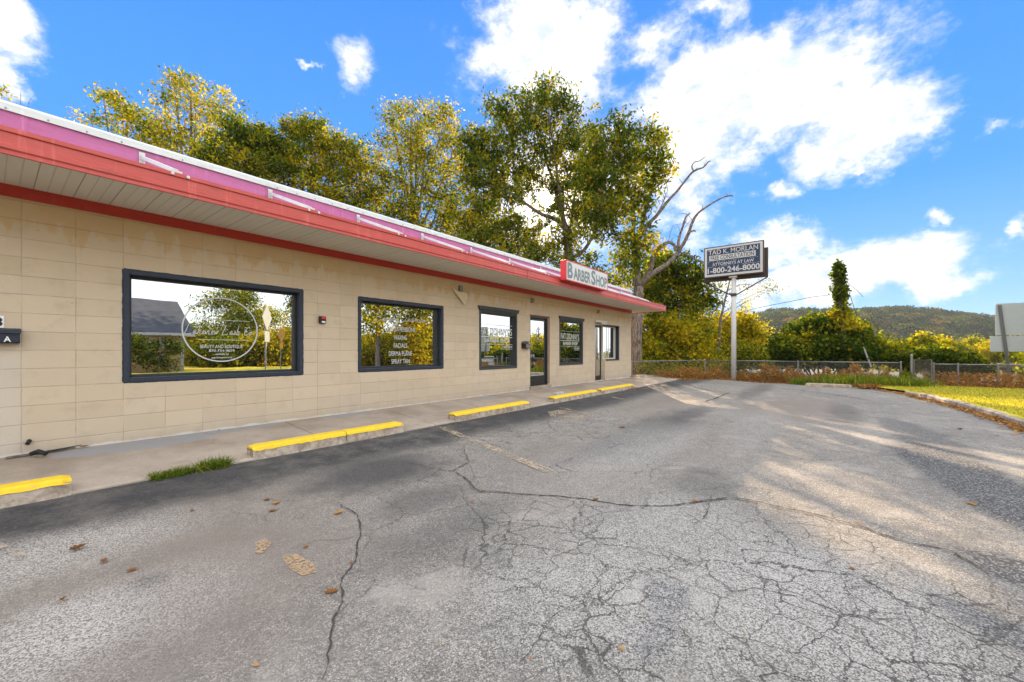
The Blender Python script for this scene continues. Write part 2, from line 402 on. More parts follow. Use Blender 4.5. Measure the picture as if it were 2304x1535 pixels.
# wheel stop concrete and yellow paint
m, n = material('stop_concrete'); M['stop'] = m
p = n.pos(); a1 = n.noise(p, 9, 6, .7)
cc = n.mix(n.sm(a1, .35, .65), (0.26, 0.20, 0.15), (0.50, 0.42, 0.34))
cc = n.mix(n.sm(n.noise(p, 22, 4, .7), .62, .68, 0, .7), cc, (0.50, 0.36, 0.04))
cc = n.mix(n.sm(n.noise(p, 45, 4, .7), .6, .7, 0, .6), cc, (0.10, 0.09, 0.08))
n.surf(cc, .9, n.bump(n.noise(p, 40, 5, .7), .9, .012), 0, .2)
m, n = material('yellow_paint'); M['yellow'] = m
p = n.pos(); a1 = n.noise(p, 14, 6, .7)
cc = n.mix(n.sm(a1, .3, .7), (0.72, 0.46, 0.012), (0.80, 0.55, 0.02))
cc = n.mix(n.sm(n.noise(p, 24, 6, .75), .60, .66, 0, .75), cc, (0.40, 0.33, 0.25))
cc = n.mix(n.sm(n.noise(n.vm('MULTIPLY', p, (1.5, 12, 5)), 3, 5, .7), .58, .75, 0, .5), cc, (0.16, 0.13, 0.09))
n.surf(cc, .55, n.bump(n.noise(p, 50, 3), .35, .006), 0, .35)

# curb
m, n = material('curb_concrete'); M['curb'] = m
p = n.pos(); a1 = n.noise(p, 5, 6, .7)
cc = n.mix(n.sm(a1, .35, .65), (0.26, 0.20, 0.15), (0.52, 0.42, 0.33))
n.surf(cc, .9, n.bump(n.noise(p, 25, 5, .7), .9, .02), 0, .2)

# faded lot paint: shows only where it has not worn away
m, n = material('worn_paint'); M['worn'] = m
p = n.pos()
al = n.m('MULTIPLY', n.sm(n.noise(p, 26, 6, .8), .44, .56), n.sm(n.noise(p, 2.2, 4, .6), .36, .54, .25, .95))
n.surf(n.mix(n.noise(p, 60, 3), (0.34, 0.27, 0.19), (0.50, 0.40, 0.28)), .9, None, 0, .2, alpha=al)
m, n = material('worn_orange'); M['worn_orange'] = m
p = n.pos()
al = n.m('MULTIPLY', n.sm(n.noise(p, 45, 6, .8), .40, .56), .75)
n.surf(n.mix(n.noise(p, 60, 3), (0.36, 0.23, 0.12), (0.50, 0.34, 0.19)), .9, None, 0, .2, alpha=al)
m, n = material('crack_dark'); M['crack'] = m
p = n.pos()
n.surf(n.mix(n.noise(p, 40, 4, .7), (0.025, 0.022, 0.02), (0.10, 0.085, 0.07)), .95, None, 0, .1)

# roof edge metals
def metal_paint(name, c1, c2, rough=.38, streaks=.3):
    m, n = material(name); M[name] = m
    p = n.pos(); X, Y, Z = n.xyz(p)
    s1 = n.noise(n.comb(n.m('MULTIPLY', X, 1.0), n.m('MULTIPLY', Y, 1.0), n.m('MULTIPLY', Z, 14.0)), 1.3, 5, .6)
    cc = n.mix(s1, c1, c2)
    s2 = n.noise(n.comb(n.m('MULTIPLY', X, 14.0), n.m('MULTIPLY', Y, 3.0), Z), 1.0, 4, .65)
    cc = n.mix(n.sm(s2, .55, .8, 0, streaks), cc, tuple(min(1, c * 1.6 + .12) for c in c2))
    cc = n.mix(n.sm(n.noise(p, 30, 4, .7), .68, .74, 0, .4), cc, (.15, .08, .07))
    cc = n.mix(n.sm(n.noise(n.vm('MULTIPLY', p, (2.2, 1, 9)), 1.6, 6, .7), .52, .72, 0, .38), cc, tuple(c * .45 + .02 for c in c1))
    n.surf(cc, rough, n.bump(n.noise(n.vm('MULTIPLY', p, (.8, 1, 3)), 3, 4), .35, .02), 0, .4)
metal_paint('red_gutter', (0.44, 0.058, 0.048), (0.53, 0.09, 0.07))
metal_paint('red_trim', (0.36, 0.022, 0.012), (0.44, 0.035, 0.022), .45, .1)
metal_paint('magenta_panel', (0.39, 0.085, 0.23), (0.47, 0.13, 0.29), .4, .3)
metal_paint('white_metal', (0.50, 0.51, 0.50), (0.64, 0.64, 0.62), .4, .2)
metal_paint('sign_red', (0.50, 0.02, 0.025), (0.62, 0.035, 0.04), .35, .08)
# soffit boards
m, n = material('soffit_board'); M['soffit'] = m
p = n.pos(); X, Y, Z = n.xyz(p)
f = n.m('FRACT', n.m('MULTIPLY', X, 1 / .10)); dd = n.m('ABSOLUTE', n.m('SUBTRACT', f, .5))
j = n.sm(dd, .43, .48)
f2 = n.m('FRACT', n.m('MULTIPLY', X, 1 / .30)); j2 = n.sm(n.m('ABSOLUTE', n.m('SUBTRACT', f2, .5)), .482, .493)
cc = n.mix(n.noise(n.comb(n.m('MULTIPLY', X, 9), Y, Z), .8, 5, .6), (0.60, 0.565, 0.50), (0.74, 0.71, 0.64))
cc = n.mix(n.m('MULTIPLY', j, .28), cc, (0.2, .18, .15)); cc = n.mix(n.m('MULTIPLY', j2, .55), cc, (0.08, .07, .06))
n.surf(cc, .6, n.bump(n.m('MULTIPLY', j, -1), .5, .006), 0, .3)

simple('navy_frame', (0.028, 0.036, 0.055), .5, .35, 22, bump=.4)
simple('dark_reveal', (0.035, 0.036, 0.038), .6, .3, 15)
simple('weathered_wood', (0.060, 0.062, 0.066), .8, .5, 25, bump=.6)
simple('bronze_metal', (0.045, 0.048, 0.05), .35, .2, 10, .6, .5)
simple('galvanized', (0.24, 0.235, 0.23), .5, .2, 20, .7, .5)
simple('sign_pole_paint', (0.46, 0.45, 0.43), .5, .18, 6, bump=.2)
simple('dark_brown_metal', (0.05, 0.035, 0.03), .5, .3, 8)
simple('cream_frame', (0.62, 0.57, 0.48), .5, .12, 8)
simple('sign_navy', (0.012, 0.028, 0.065), .4, .2, 5)
simple('sign_white', (0.42, 0.40, 0.38), .5, .06, 10)
simple('sign_face_white', (0.58, 0.58, 0.57), .35, .04, 6)
simple('letter_grey', (0.17, 0.21, 0.21), .5, .12, 12)
simple('decal_white', (0.55, 0.56, 0.56), .5, .04, 10)
simple('white_plastic', (0.75, 0.75, 0.75), .4, .05, 10)
simple('black_plastic', (0.02, 0.021, 0.023), .35, .3, 20)
simple('red_plastic', (0.75, 0.02, 0.03), .4, .1, 20)
simple('beige_scrap', (0.60, 0.48, 0.33), .8, .2, 18, bump=.4)
simple('grey_block', (0.42, 0.43, 0.45), .9, .15, 25, bump=.6)
simple('rust', (0.16, 0.07, 0.035), .8, .4, 18)
simple('mesh_wire', (0.16, 0.15, 0.14), .5, .2, 20, .6, .4)
simple('wire_black', (0.02, 0.02, 0.02), .6, .1, 5)
simple('bridge_concrete', (0.28, 0.23, 0.18), .9, .2, 3, bump=.3)
simple('alu_back', (0.34, 0.37, 0.38), .45, .1, 4, .3)
simple('tan_siding', (0.62, 0.43, 0.24), .8, .12, 3)
simple('roof_shingle', (0.045, 0.05, 0.065), .9, .5, 2.0, bump=.5)
simple('road_asphalt', (0.11, 0.11, 0.11), .9, .25, 3)
simple('sign_yellow', (0.85, 0.38, 0.02), .5, .08, 8)
m, n = material('bark'); M['bark'] = m
p = n.pos(); X, Y, Z = n.xyz(p)
b1 = n.noise(n.comb(n.m('MULTIPLY', X, 9), n.m('MULTIPLY', Y, 9), n.m('MULTIPLY', Z, 2.2)), 1.6, 6, .7)
n.surf(n.mix(n.sm(b1, .35, .65), (0.07, 0.055, 0.045), (0.26, 0.215, 0.18)), .95, n.bump(b1, .9, .05), 0, .1)
m, n = material('dead_wood'); M['dead'] = m
p = n.pos(); b1 = n.noise(p, 7, 6, .7)
n.surf(n.mix(n.sm(b1, .3, .7), (0.075, 0.06, 0.052), (0.27, 0.225, 0.195)), .9, n.bump(b1, .8, .03), 0, .1)
# window glass: reflective film over a dark room
m, n = material('window_glass'); M['glass'] = m
p = n.pos()
df = n.new('BsdfDiffuse'); n.put(df.inputs[0], (0.03, 0.035, 0.035))
gl = n.new('BsdfGlossy'); n.put(gl.inputs[0], (0.86, 0.88, 0.86)); gl.inputs['Roughness'].default_value = 0.0
n.put(gl.inputs['Normal'], n.bump(n.noise(p, 1.3, 2, .4), .05, .02))
mx = n.new('MixShader'); mx.inputs[0].default_value = .90
n.t.links.new(df.outputs[0], mx.inputs[1]); n.t.links.new(gl.outputs[0], mx.inputs[2])
o = n.new('OutputMaterial'); n.t.links.new(mx.outputs[0], o.inputs[0])

def leaf_mat(name, stops, trans=.5, sat=1.0):
    m, n = material(name); M[name] = m
    a = n.new('Attribute'); a.attribute_name = 'tint'
    c = n.ramp(a.outputs['Fac'], stops)
    df = n.new('BsdfDiffuse'); n.put(df.inputs[0], c)
    tr = n.new('BsdfTranslucent'); n.put(tr.inputs[0], n.mix(1.0, c, (1.35, 1.32, .5), 'MULTIPLY'))
    mx = n.new('MixShader'); mx.inputs[0].default_value = trans
    n.t.links.new(df.outputs[0], mx.inputs[1]); n.t.links.new(tr.outputs[0], mx.inputs[2])
    o = n.new('OutputMaterial'); n.t.links.new(mx.outputs[0], o.inputs[0])
LEAF = [(0.0, (0.028, 0.048, 0.012)), (0.35, (0.065, 0.10, 0.015)), (0.6, (0.21, 0.23, 0.018)), (0.84, (0.42, 0.34, 0.02)), (1.0, (0.42, 0.18, 0.02))]
leaf_mat('leaf', LEAF, .62)
leaf_mat('dry_leaf', [(0, (0.16, 0.075, 0.03)), (.5, (0.34, 0.15, 0.05)), (.8, (0.46, 0.26, 0.10)), (1, (0.25, 0.25, 0.05))], .3)
leaf_mat('grass_blade', [(0, (0.06, 0.11, 0.015)), (.5, (0.17, 0.22, 0.03)), (1, (0.62, 0.52, 0.10))], .45)
leaf_mat('far_leaf', [(0, (0.012, 0.028, 0.012)), (.45, (0.035, 0.060, 0.018)), (.78, (0.11, 0.12, 0.025)), (1, (0.21, 0.10, 0.035))], .15)
m, n = material('lawn_soil'); M['lawn'] = m
p = n.pos()
n.surf(n.mix(n.sm(n.noise(p, 1.2, 5, .6), .35, .65), (0.36, 0.35, 0.035), (0.62, 0.48, 0.08)), .95, n.bump(n.noise(p, 40, 4), .8, .03), 0, .05)
m, n = material('earth'); M['earth'] = m
p = n.pos()
n.surf(n.mix(n.sm(n.noise(p, .25, 6, .65), .35, .65), (0.09, 0.10, 0.03), (0.20, 0.16, 0.08)), .95, n.bump(n.noise(p, 5, 5), .6, .1), 0, .05)
# ================================================================ ground
rough_grid('terrain', list(np.linspace(-260, -30, 12)) + list(np.linspace(-25, 60, 60)) + list(np.linspace(75, 900, 24)),
           list(np.linspace(-500, -60, 14)) + list(np.linspace(-55, 60, 80)) + list(np.linspace(75, 800, 20)),
           lambda x, y: (-1.50 if x < 22 else -1.50 - min(1.0, (x - 22) / 14) * 2.2 - max(0, min(1, (x - 60) / 200)) * 6)
           - (0.0 if y < 8 else min(1.0, (y - 8) / 14) * 1.2 if x > 18 else 0.0), M['earth'])
tag(bpy.data.objects['terrain'], 'earth and rough ground around the parking lot', kind='structure')
o = rough_grid('parking_lot', list(np.linspace(-16, -2, 15)) + list(np.linspace(-1.8, 10, 100)) + list(np.linspace(10.2, 21.3, 40)), list(np.linspace(-3.7, 5.42, 80)),
               lambda x, y: lot_z(x, y) + 0.006 * math.sin(x * 1.7 + y) * math.sin(y * 2.1 - x * .6) * (1 if y < 5.0 else 0), M['asphalt'])
tag(o, 'grey patched and cracked asphalt of the parking lot', kind='structure')

# painted remains and long cracks on the asphalt
def sheet(name, poly, z_up, mat, label=None):
    mb = MB(); vs = [(p.x, p.y, lot_z(p.x, p.y) + z_up) for p in poly]
    mb.add(vs, [tuple(range(len(vs)))]); o = mb.build(name, mat); tag(o, label, kind='structure')
    return o
def quad_px(name, pts, mat, label, z=0.012): return sheet(name, [on_lot(*p) for p in pts], z, mat, label)
quad_px('parking_line', [(980, 962), (1002, 962), (1250, 1062), (1222, 1064)], M['worn'], 'long faded parking line ahead of the second wheel stop')
quad_px('parking_line', [(1255, 918), (1268, 918), (1342, 938), (1326, 939)], M['worn'], 'short faded parking line by the far wheel stops')
quad_px('parking_line', [(1372, 894), (1382, 894), (1420, 902), (1408, 902.5)], M['worn'], 'small faded parking line in front of the farthest wheel stop')
quad_px('parking_line', [(0, 1238), (0, 1222), (60, 1250), (40, 1258)], M['worn'], 'worn trace of a parking line at the near left')
quad_px('paint_patch', [(632, 1254), (668, 1250), (705, 1272), (712, 1292), (680, 1300), (650, 1282)], M['worn_orange'], 'faded orange paint patch on the near asphalt')
quad_px('paint_patch', [(575, 1222), (600, 1216), (612, 1226), (590, 1248), (575, 1250)], M['worn_orange'], 'small orange paint trace left of the orange patch')
quad_px('paint_patch', [(1232, 928), (1262, 922), (1330, 936), (1300, 944), (1240, 938)], M['worn'], 'pale square repair patch by the dark asphalt strip')

def crack(pxs, w0, label, seed):
    rr = random.Random(seed); P = [on_lot(*p) for p in pxs]; Q = []
    for a, b in zip(P, P[1:]):
        k = max(3, int((b - a).length / 0.035))
        for i in range(k): Q.append(a.lerp(b, i / k))
    Q.append(P[-1]); off = 0; pts = []
    for i, q in enumerate(Q):
        dd = (Q[min(i + 1, len(Q) - 1)] - Q[max(i - 1, 0)]).normalized(); nn = Vector((-dd.y, dd.x, 0))
        off = off * .85 + rr.uniform(-.012, .012); w_ = w0 * rr.uniform(.25, 1.2) * (1 if 2 < i < len(Q) - 3 else .3)
        pts.append((q + nn * off, nn, w_))
    mb = MB(); vs = []
    for q, nn, w_ in pts:
        for s_ in (-1, 1):
            v = q + nn * s_ * w_ / 2; vs.append((v.x, v.y, lot_z(v.x, v.y) + .010))
    mb.add(vs, [(2 * i, 2 * i + 1, 2 * i + 3, 2 * i + 2) for i in range(len(pts) - 1)])
    tag(mb.build('asphalt_crack', M['crack']), label, kind='structure')
crack([(1020, 1060), (1050, 1080), (1080, 1106), (1150, 1112), (1250, 1118), (1340, 1130), (1420, 1140), (1500, 1138), (1570, 1128), (1640, 1120), (1720, 1134), (1800, 1152), (1880, 1172), (1960, 1196), (2040, 1222), (2130, 1240), (2230, 1290)], .022, 'long crack running across the lot', 1)
crack([(905, 1040), (960, 1052), (1020, 1062), (1060, 1040), (1045, 1010)], .012, 'thin crack by the dark stain', 2)
crack([(760, 1130), (800, 1160), (808, 1200), (790, 1260), (760, 1320), (765, 1360), (740, 1440), (725, 1535)], .013, 'crack running down the near asphalt', 3)
crack([(1600, 1112), (1590, 1160), (1560, 1190)], .008, 'short crack below the long crack', 5)
crack([(1150, 1530), (1190, 1450), (1250, 1380), (1330, 1350), (1400, 1355)], .006, 'diagonal crack in the near asphalt', 7)
crack([(1560, 870), (1600, 880), (1640, 884), (1600, 900), (1585, 905)], .05, 'crack near the far end of the lot', 8)
crack([(1700, 868), (1780, 876), (1860, 886), (1960, 902)], .05, 'crack along the far edge of the lot', 9)
crack([(1610, 1340), (1700, 1330), (1800, 1350), (1900, 1385), (1980, 1395), (2100, 1405)], .007, 'branching crack on the right foreground', 10)

# pavement slabs in front of the shops
mb = MB()
x = -15.37
while x < 19.6:
    x1 = min(x + (3.66 if -.9 < x < -.6 else 1.83), 19.7)
    z0, z1 = -1.135, -1.272
    y1 = 6.96 if x1 < 17.3 else 7.3
    vs = []
    for xx in (x + .006, x1 - .006):
        vs += [(xx, y1, z0), (xx, 5.42, z1), (xx, 5.40, z1 - .012), (xx, 5.40, -1.45), (xx, y1, -1.45)]
    mb.add(vs, [(0, 5, 6, 1), (1, 6, 7, 2), (2, 7, 8, 3), (3, 8, 9, 4), (0, 1, 2, 3, 4), (9, 8, 7, 6, 5)])
    x = x1 if x1 < 19.7 else 20
tag(mb.build('sidewalk', M['pavement']), 'concrete sidewalk slabs along the shop front', kind='structure')

# lawn inside the curb on the right
CURB = [on_lot(2620, 1075), on_lot(2304, 958), on_lot(2262, 944), on_lot(2180, 920), on_lot(2100, 900), on_lot(2040, 886), on_lot(1990, 879)]
CURB = [Vector((p.x, p.y, 0)) for p in CURB]
CURB = [Vector((-16, CURB[0].y - .9, 0)), Vector((2, CURB[0].y - .5, 0))] + CURB
def lawn_z(x, y): return -1.31 - .004 * (x - 15)
poly = [(p.x, p.y) for p in CURB] + [(21.2, -1.0), (22.4, -1.2), (22.4, -7.2), (-16, -7.2)]
mb = MB(); vs = [(x_, y_, lawn_z(x_, y_)) for x_, y_ in poly]
mb.add(vs, [tuple(range(len(vs)))]); tag(mb.build('lawn', M['lawn']), 'strip of short sunlit grass beside the lot', kind='structure')
mb = MB()
for a, b in zip(CURB, CURB[1:]):
    L = (b - a).length; k = max(1, int(L / 0.55))
    for i in range(k):
        if a.x > 13 and random.random() < .22: continue
        p0 = a.lerp(b, i / k + .004); p1 = a.lerp(b, (i + 1) / k - .006); dd = (p1 - p0).normalized(); nn = Vector((-dd.y, dd.x, 0))
        prof = [(-.06, -1.46), (-.06, -1.33), (-.03, -1.285), (.04, -1.28), (.085, -1.31), (.10, -1.46)]
        jit = [random.uniform(-.035, .03) for _ in range(2)]
        vs = []
        for q, pp in enumerate((p0, p1)):
            for u, z in prof:
                v = pp + nn * (u + jit[q]); vs.append((v.x, v.y, z + (jit[q] if z > -1.4 else 0) - .012 * (pp.x > 15)))
        kk = len(prof)
        mb.add(vs, [(i_, i_ + 1, kk + i_ + 1, kk + i_) for i_ in range(kk - 1)] + [tuple(range(kk)), tuple(range(2 * kk - 1, kk - 1, -1))])
tag(mb.build('curb', M['curb'], smooth=False), 'low worn concrete curb between asphalt and grass', kind='structure')
# the street across the grass, seen in the shop windows
mb = MB(); mb.box(-120, 24, -15.5, -8.2, -1.48, -1.40); tag(mb.build('street', M['road_asphalt']), 'street beyond the grass strip', kind='structure')
mb = MB(); mb.box(-120, 24, -60, -15.6, -1.5, -1.33); tag(mb.build('far_lawn', M['lawn']), 'grass across the street', kind='structure')

# ================================================================ the shop building
B = thing('shop_building', (0, 6.95, -1.135), 'long low beige block building with red gutter, magenta roof band and black framed windows', 'building')
D = 6.95; XR = 17.42; XL = -16.0; DEPTH = .16
W = {'w1': (1.03, 3.22, -.39, 1.02), 'w2': (4.24, 6.35, -.39, 1.01), 'w3': (7.56, 9.12, -.48, 1.04), 'd1': (9.76, 10.74, -1.135, 1.04),
     'w4': (11.39, 12.98, -.475, 1.04), 'd2': (13.94, 14.80, -1.135, 1.08), 'w5': (14.80, 16.09, -.33, 1.0)}
xs = sorted({XL, XR} | {v for q in W.values() for v in q[:2]}); zs = sorted({-1.3, 1.81} | {v for q in W.values() for v in q[2:]})
mb = MB()
for a, b in zip(xs, xs[1:]):
    for c, d_ in zip(zs, zs[1:]):
        mx_, mz = (a + b) / 2, (c + d_) / 2
        if any(q[0] < mx_ < q[1] and q[2] < mz < q[3] for q in W.values()): continue
        mb.add([(a, D, c), (b, D, c), (b, D, d_), (a, D, d_)], [(0, 1, 2, 3)])
for k, q in W.items():
    a, b, c, d_ = q; y1 = D + (.42 if k in ('d2', 'w5') else .22)
    mb.add([(a, D, c), (b, D, c), (b, y1, c), (a, y1, c)], [(0, 1, 2, 3)])
    mb.add([(a, D, d_), (b, D, d_), (b, y1, d_), (a, y1, d_)], [(0, 3, 2, 1)])
    if k != 'w5': mb.add([(a, D, c), (a, D, d_), (a, y1, d_), (a, y1, c)], [(0, 3, 2, 1)])
    else: mb.add([(a, D, -1.2), (a, D, c), (a, y1, c), (a, y1, -1.2)], [(0, 3, 2, 1)])
    if k != 'd2': mb.add([(b, D, c), (b, D, d_), (b, y1, d_), (b, y1, c)], [(0, 1, 2, 3)])
mb.add([(XR, D, -3), (XR, D + 10, -3), (XR, D + 10, 1.81), (XR, D, 1.81)], [(0, 1, 2, 3)])
mb.add([(XL, D + 10, -3), (XR, D + 10, -3), (XR, D + 10, 2.6), (XL, D + 10, 2.6)], [(0, 1, 2, 3)])
mb.add([(XL, D, -3), (XL, D + 10, -3), (XL, D + 10, 2.6), (XL, D, 2.6)], [(0, 1, 2, 3)])
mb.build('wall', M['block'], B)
# room behind so no light leaks: dark back panel
mb = MB(); mb.box(XL + .1, XR - .1, D + .9, D + 1.0, -1.2, 2.4); mb.build('inner_wall', M['dark_reveal'], B)

# roof: fascia gutter with its stepped profile, soffit, canopy, raised parapet with magenta face and white cap
YF = 5.81; XE = 18.57
prof = [(YF + .03, 1.765), (YF, 1.765), (YF, 1.80), (YF - .012, 1.815), (YF - .012, 1.855), (YF, 1.865), (YF, 1.955), (YF - .016, 1.965), (YF - .016, 2.005), (YF + .03, 2.005)]
mb = MB(); mb.prism(prof, 'x', XL, XE + .016)
mb.build('gutter', M['red_gutter'], B)
mb = MB()
prof2 = [(XE - .03, 1.765), (XE, 1.765), (XE, 1.80), (XE + .012, 1.815), (XE + .012, 1.855), (XE, 1.865), (XE, 1.955), (XE + .016, 1.965), (XE + .016, 2.005), (XE - .03, 2.005)]
mb.prism(prof2, 'y', YF + .031, D + 10.2)
mb.build('end_gutter', M['red_gutter'], B)
for x_ in (-4.2, 8.02, 13.3):   # joint covers on the gutter
    mb = MB(); mb.box(x_, x_ + .012, YF - .020, YF - .0165, 1.77, 2.0); mb.build('gutter_joint', M['red_trim'], B)
mb = MB(); mb.box(XL, XE - .031, YF + .031, D + .02, 1.783, 1.80); mb.box(XR + .005, XE - .031, D + .021, D + 10, 1.783, 1.80)
mb.build('soffit', M['soffit'], B)
mb = MB(); mb.box(XL, XR + .025, D - .025, D - .002, 1.655, 1.782); mb.box(XR + .002, XR + .026, D - .001, D + 9.9, 1.655, 1.782)
mb.build('wall_trim', M['red_trim'], B)
mb = MB()
mb.add([(XL, YF + .005, 2.008), (XE, YF + .005, 2.008), (XR, D - .03, 2.20), (XL, D - .03, 2.20), (XE, D + 10, 2.008), (XR, D + 10, 2.20)], [(0, 1, 2, 3), (1, 4, 5, 2)])
mb.build('canopy_roof', M['white_metal'], B)
mb = MB()
mb.add([(XL, D - .02, 2.10), (XR, D - .02, 2.10), (XR, D - .02, 2.565), (XL, D - .02, 2.565)], [(0, 1, 2, 3)])
for x_ in np.arange(XL + .35, XR, 1.22): mb.box(x_, x_ + .05, D - .026, D - .0205, 2.2, 2.565)
mb.add([(XR, D - .02, 2.10), (XR, D + 10, 2.10), (XR, D + 10, 2.5), (XR, D - .02, 2.565)], [(0, 1, 2, 3)])
mb.build('roof_band', M['magenta_panel'], B)
mb = MB()
mb.prism([(D - .045, 2.56), (D - .045, 2.635), (D + .02, 2.68), (D + 10, 2.50), (D + 10, 2.46), (D - .0, 2.58)], 'x', XL, XR + .02)
mb.build('roof_cap', M['white_metal'], B)
mb = MB()
for x_ in np.arange(XL + .2, XR, .30):
    if random.random() < .8: mb.box(x_, x_ + .014, D - .052, D - .0455, 2.575, 2.589)
mb.build('cap_screws', M['galvanized'], B)['kind'] = 'stuff'

def roof_bracket(x_):
    mb = MB()
    mb.box(x_ - .03, x_ + .03, D - .035, D - .0265, 2.33, 2.53)
    a = Vector((x_, D - .05, 2.46)); b = Vector((x_ + .10, YF + .02, 2.03))
    u = (b - a).normalized(); s_ = Vector((1, 0, 0)) * .028; h_ = u.cross(Vector((1, 0, 0))).normalized() * .02
    mb.add([a - s_ - h_, a + s_ - h_, a + s_ + h_, a - s_ + h_, b - s_ * .8 - h_, b + s_ * .8 - h_, b + s_ * .8 + h_, b - s_ * .8 + h_],
           [(0, 1, 2, 3), (7, 6, 5, 4), (0, 4, 5, 1), (1, 5, 6, 2), (2, 6, 7, 3), (3, 7, 4, 0)])
    mb.box(x_ + .05, x_ + .15, YF - .01, YF + .06, 2.008, 2.03)
    o = mb.build('roof_bracket', M['white_metal'], B)
    for dx_ in (.06, .20):
        mb = MB(); mb.tube([(x_ + dx_, YF - .017, 1.985), (x_ + dx_, YF - .030, 1.985)], .017, 10); mb.build('bolt', M['white_metal'], o)
for k in range(-2, 11): roof_bracket(1.2 + 1.51 * k)

# ---------------------------------------------------------------- lettering
_dg = None
def glyphs(text, offset=0.0, serif=False, spacing=1.0):
    cu = bpy.data.curves.new('t', 'FONT'); cu.body = text; cu.offset = offset; cu.space_character = spacing; cu.resolution_u = 4
    o = bpy.data.objects.new('t', cu); C.objects.link(o)
    dg = bpy.context.evaluated_depsgraph_get(); dg.update()
    me = bpy.data.meshes.new_from_object(o.evaluated_get(dg))
    vs = [tuple(v.co) for v in me.vertices]; fs = [tuple(p.vertices) for p in me.polygons]
    if serif:
        cnt = {}
        for f in fs:
            for a, b in zip(f, f[1:] + f[:1]): cnt[tuple(sorted((a, b)))] = cnt.get(tuple(sorted((a, b))), 0) + 1
        ys = [v[1] for v in vs]; lo = 0.0; hi = .69
        for (a, b), c_ in cnt.items():
            if c_ != 1: continue
            A, Bv = vs[a], vs[b]
            if abs(A[1] - Bv[1]) > .004: continue
            L = abs(A[0] - Bv[0])
            if L < .04 or L > .26: continue
            x0, x1 = min(A[0], Bv[0]), max(A[0], Bv[0])
            for yy, s_ in ((lo, 1), (hi, -1)):
                if abs(A[1] - yy) < .035 + abs(offset):
                    k = len(vs); y0 = A[1]; y1 = A[1] + s_ * .035
                    vs += [(x0 - .03, y0, 0), (x1 + .03, y0, 0), (x1 + .03, y1, 0), (x0 - .03, y1, 0)]; fs.append((k, k + 1, k + 2, k + 3))
    bpy.data.objects.remove(o); bpy.data.curves.remove(cu); bpy.data.meshes.remove(me)
    return vs, fs
def fit(vs, x0, x1, z0, z1, frame):
    """scale glyph outlines into a box; frame(u, v) gives the world point"""
    xs_ = [v[0] for v in vs]; ys_ = [v[1] for v in vs]; ax_, bx_ = min(xs_), max(xs_); ay_, by_ = min(ys_), max(ys_)
    return [frame(x0 + (v[0] - ax_) / (bx_ - ax_) * (x1 - x0), z0 + (v[1] - ay_) / (by_ - ay_) * (z1 - z0)) for v in vs]
def wall_frame(Y): return lambda u, v: (u, Y, v)
def letters(mb, text, x0, x1, z0, z1, frame, **kw):
    vs, fs = glyphs(text, **kw); mb.add(fit(vs, x0, x1, z0, z1, frame), fs)
def line(mb, pts, w_, frame):
    """flat stroke of width w through 2D points"""
    n_ = len(pts); L = []; Rr = []
    for i, (x_, y_) in enumerate(pts):
        a = pts[max(i - 1, 0)]; b = pts[min(i + 1, n_ - 1)]; dx_, dy_ = b[0] - a[0], b[1] - a[1]; q = math.hypot(dx_, dy_) or 1
        L.append(frame(x_ - dy_ / q * w_ / 2, y_ + dx_ / q * w_ / 2)); Rr.append(frame(x_ + dy_ / q * w_ / 2, y_ - dx_ / q * w_ / 2))
    mb.add(L + Rr, [(i, i + 1, n_ + i + 1, n_ + i) for i in range(n_ - 1)])
def spline(P, k=5):
    out = []
    for i in range(len(P) - 1):
        p0, p1, p2, p3 = P[max(i - 1, 0)], P[i], P[i + 1], P[min(i + 2, len(P) - 1)]
        for j in range(k):
            t = j / k
            out.append(tuple(.5 * (2 * p1[c] + (p2[c] - p0[c]) * t + (2 * p0[c] - 5 * p1[c] + 4 * p2[c] - p3[c]) * t * t + (3 * p1[c] - p0[c] - 3 * p2[c] + p3[c]) * t ** 3) for c in (0, 1)))
    out.append(P[-1]); return out
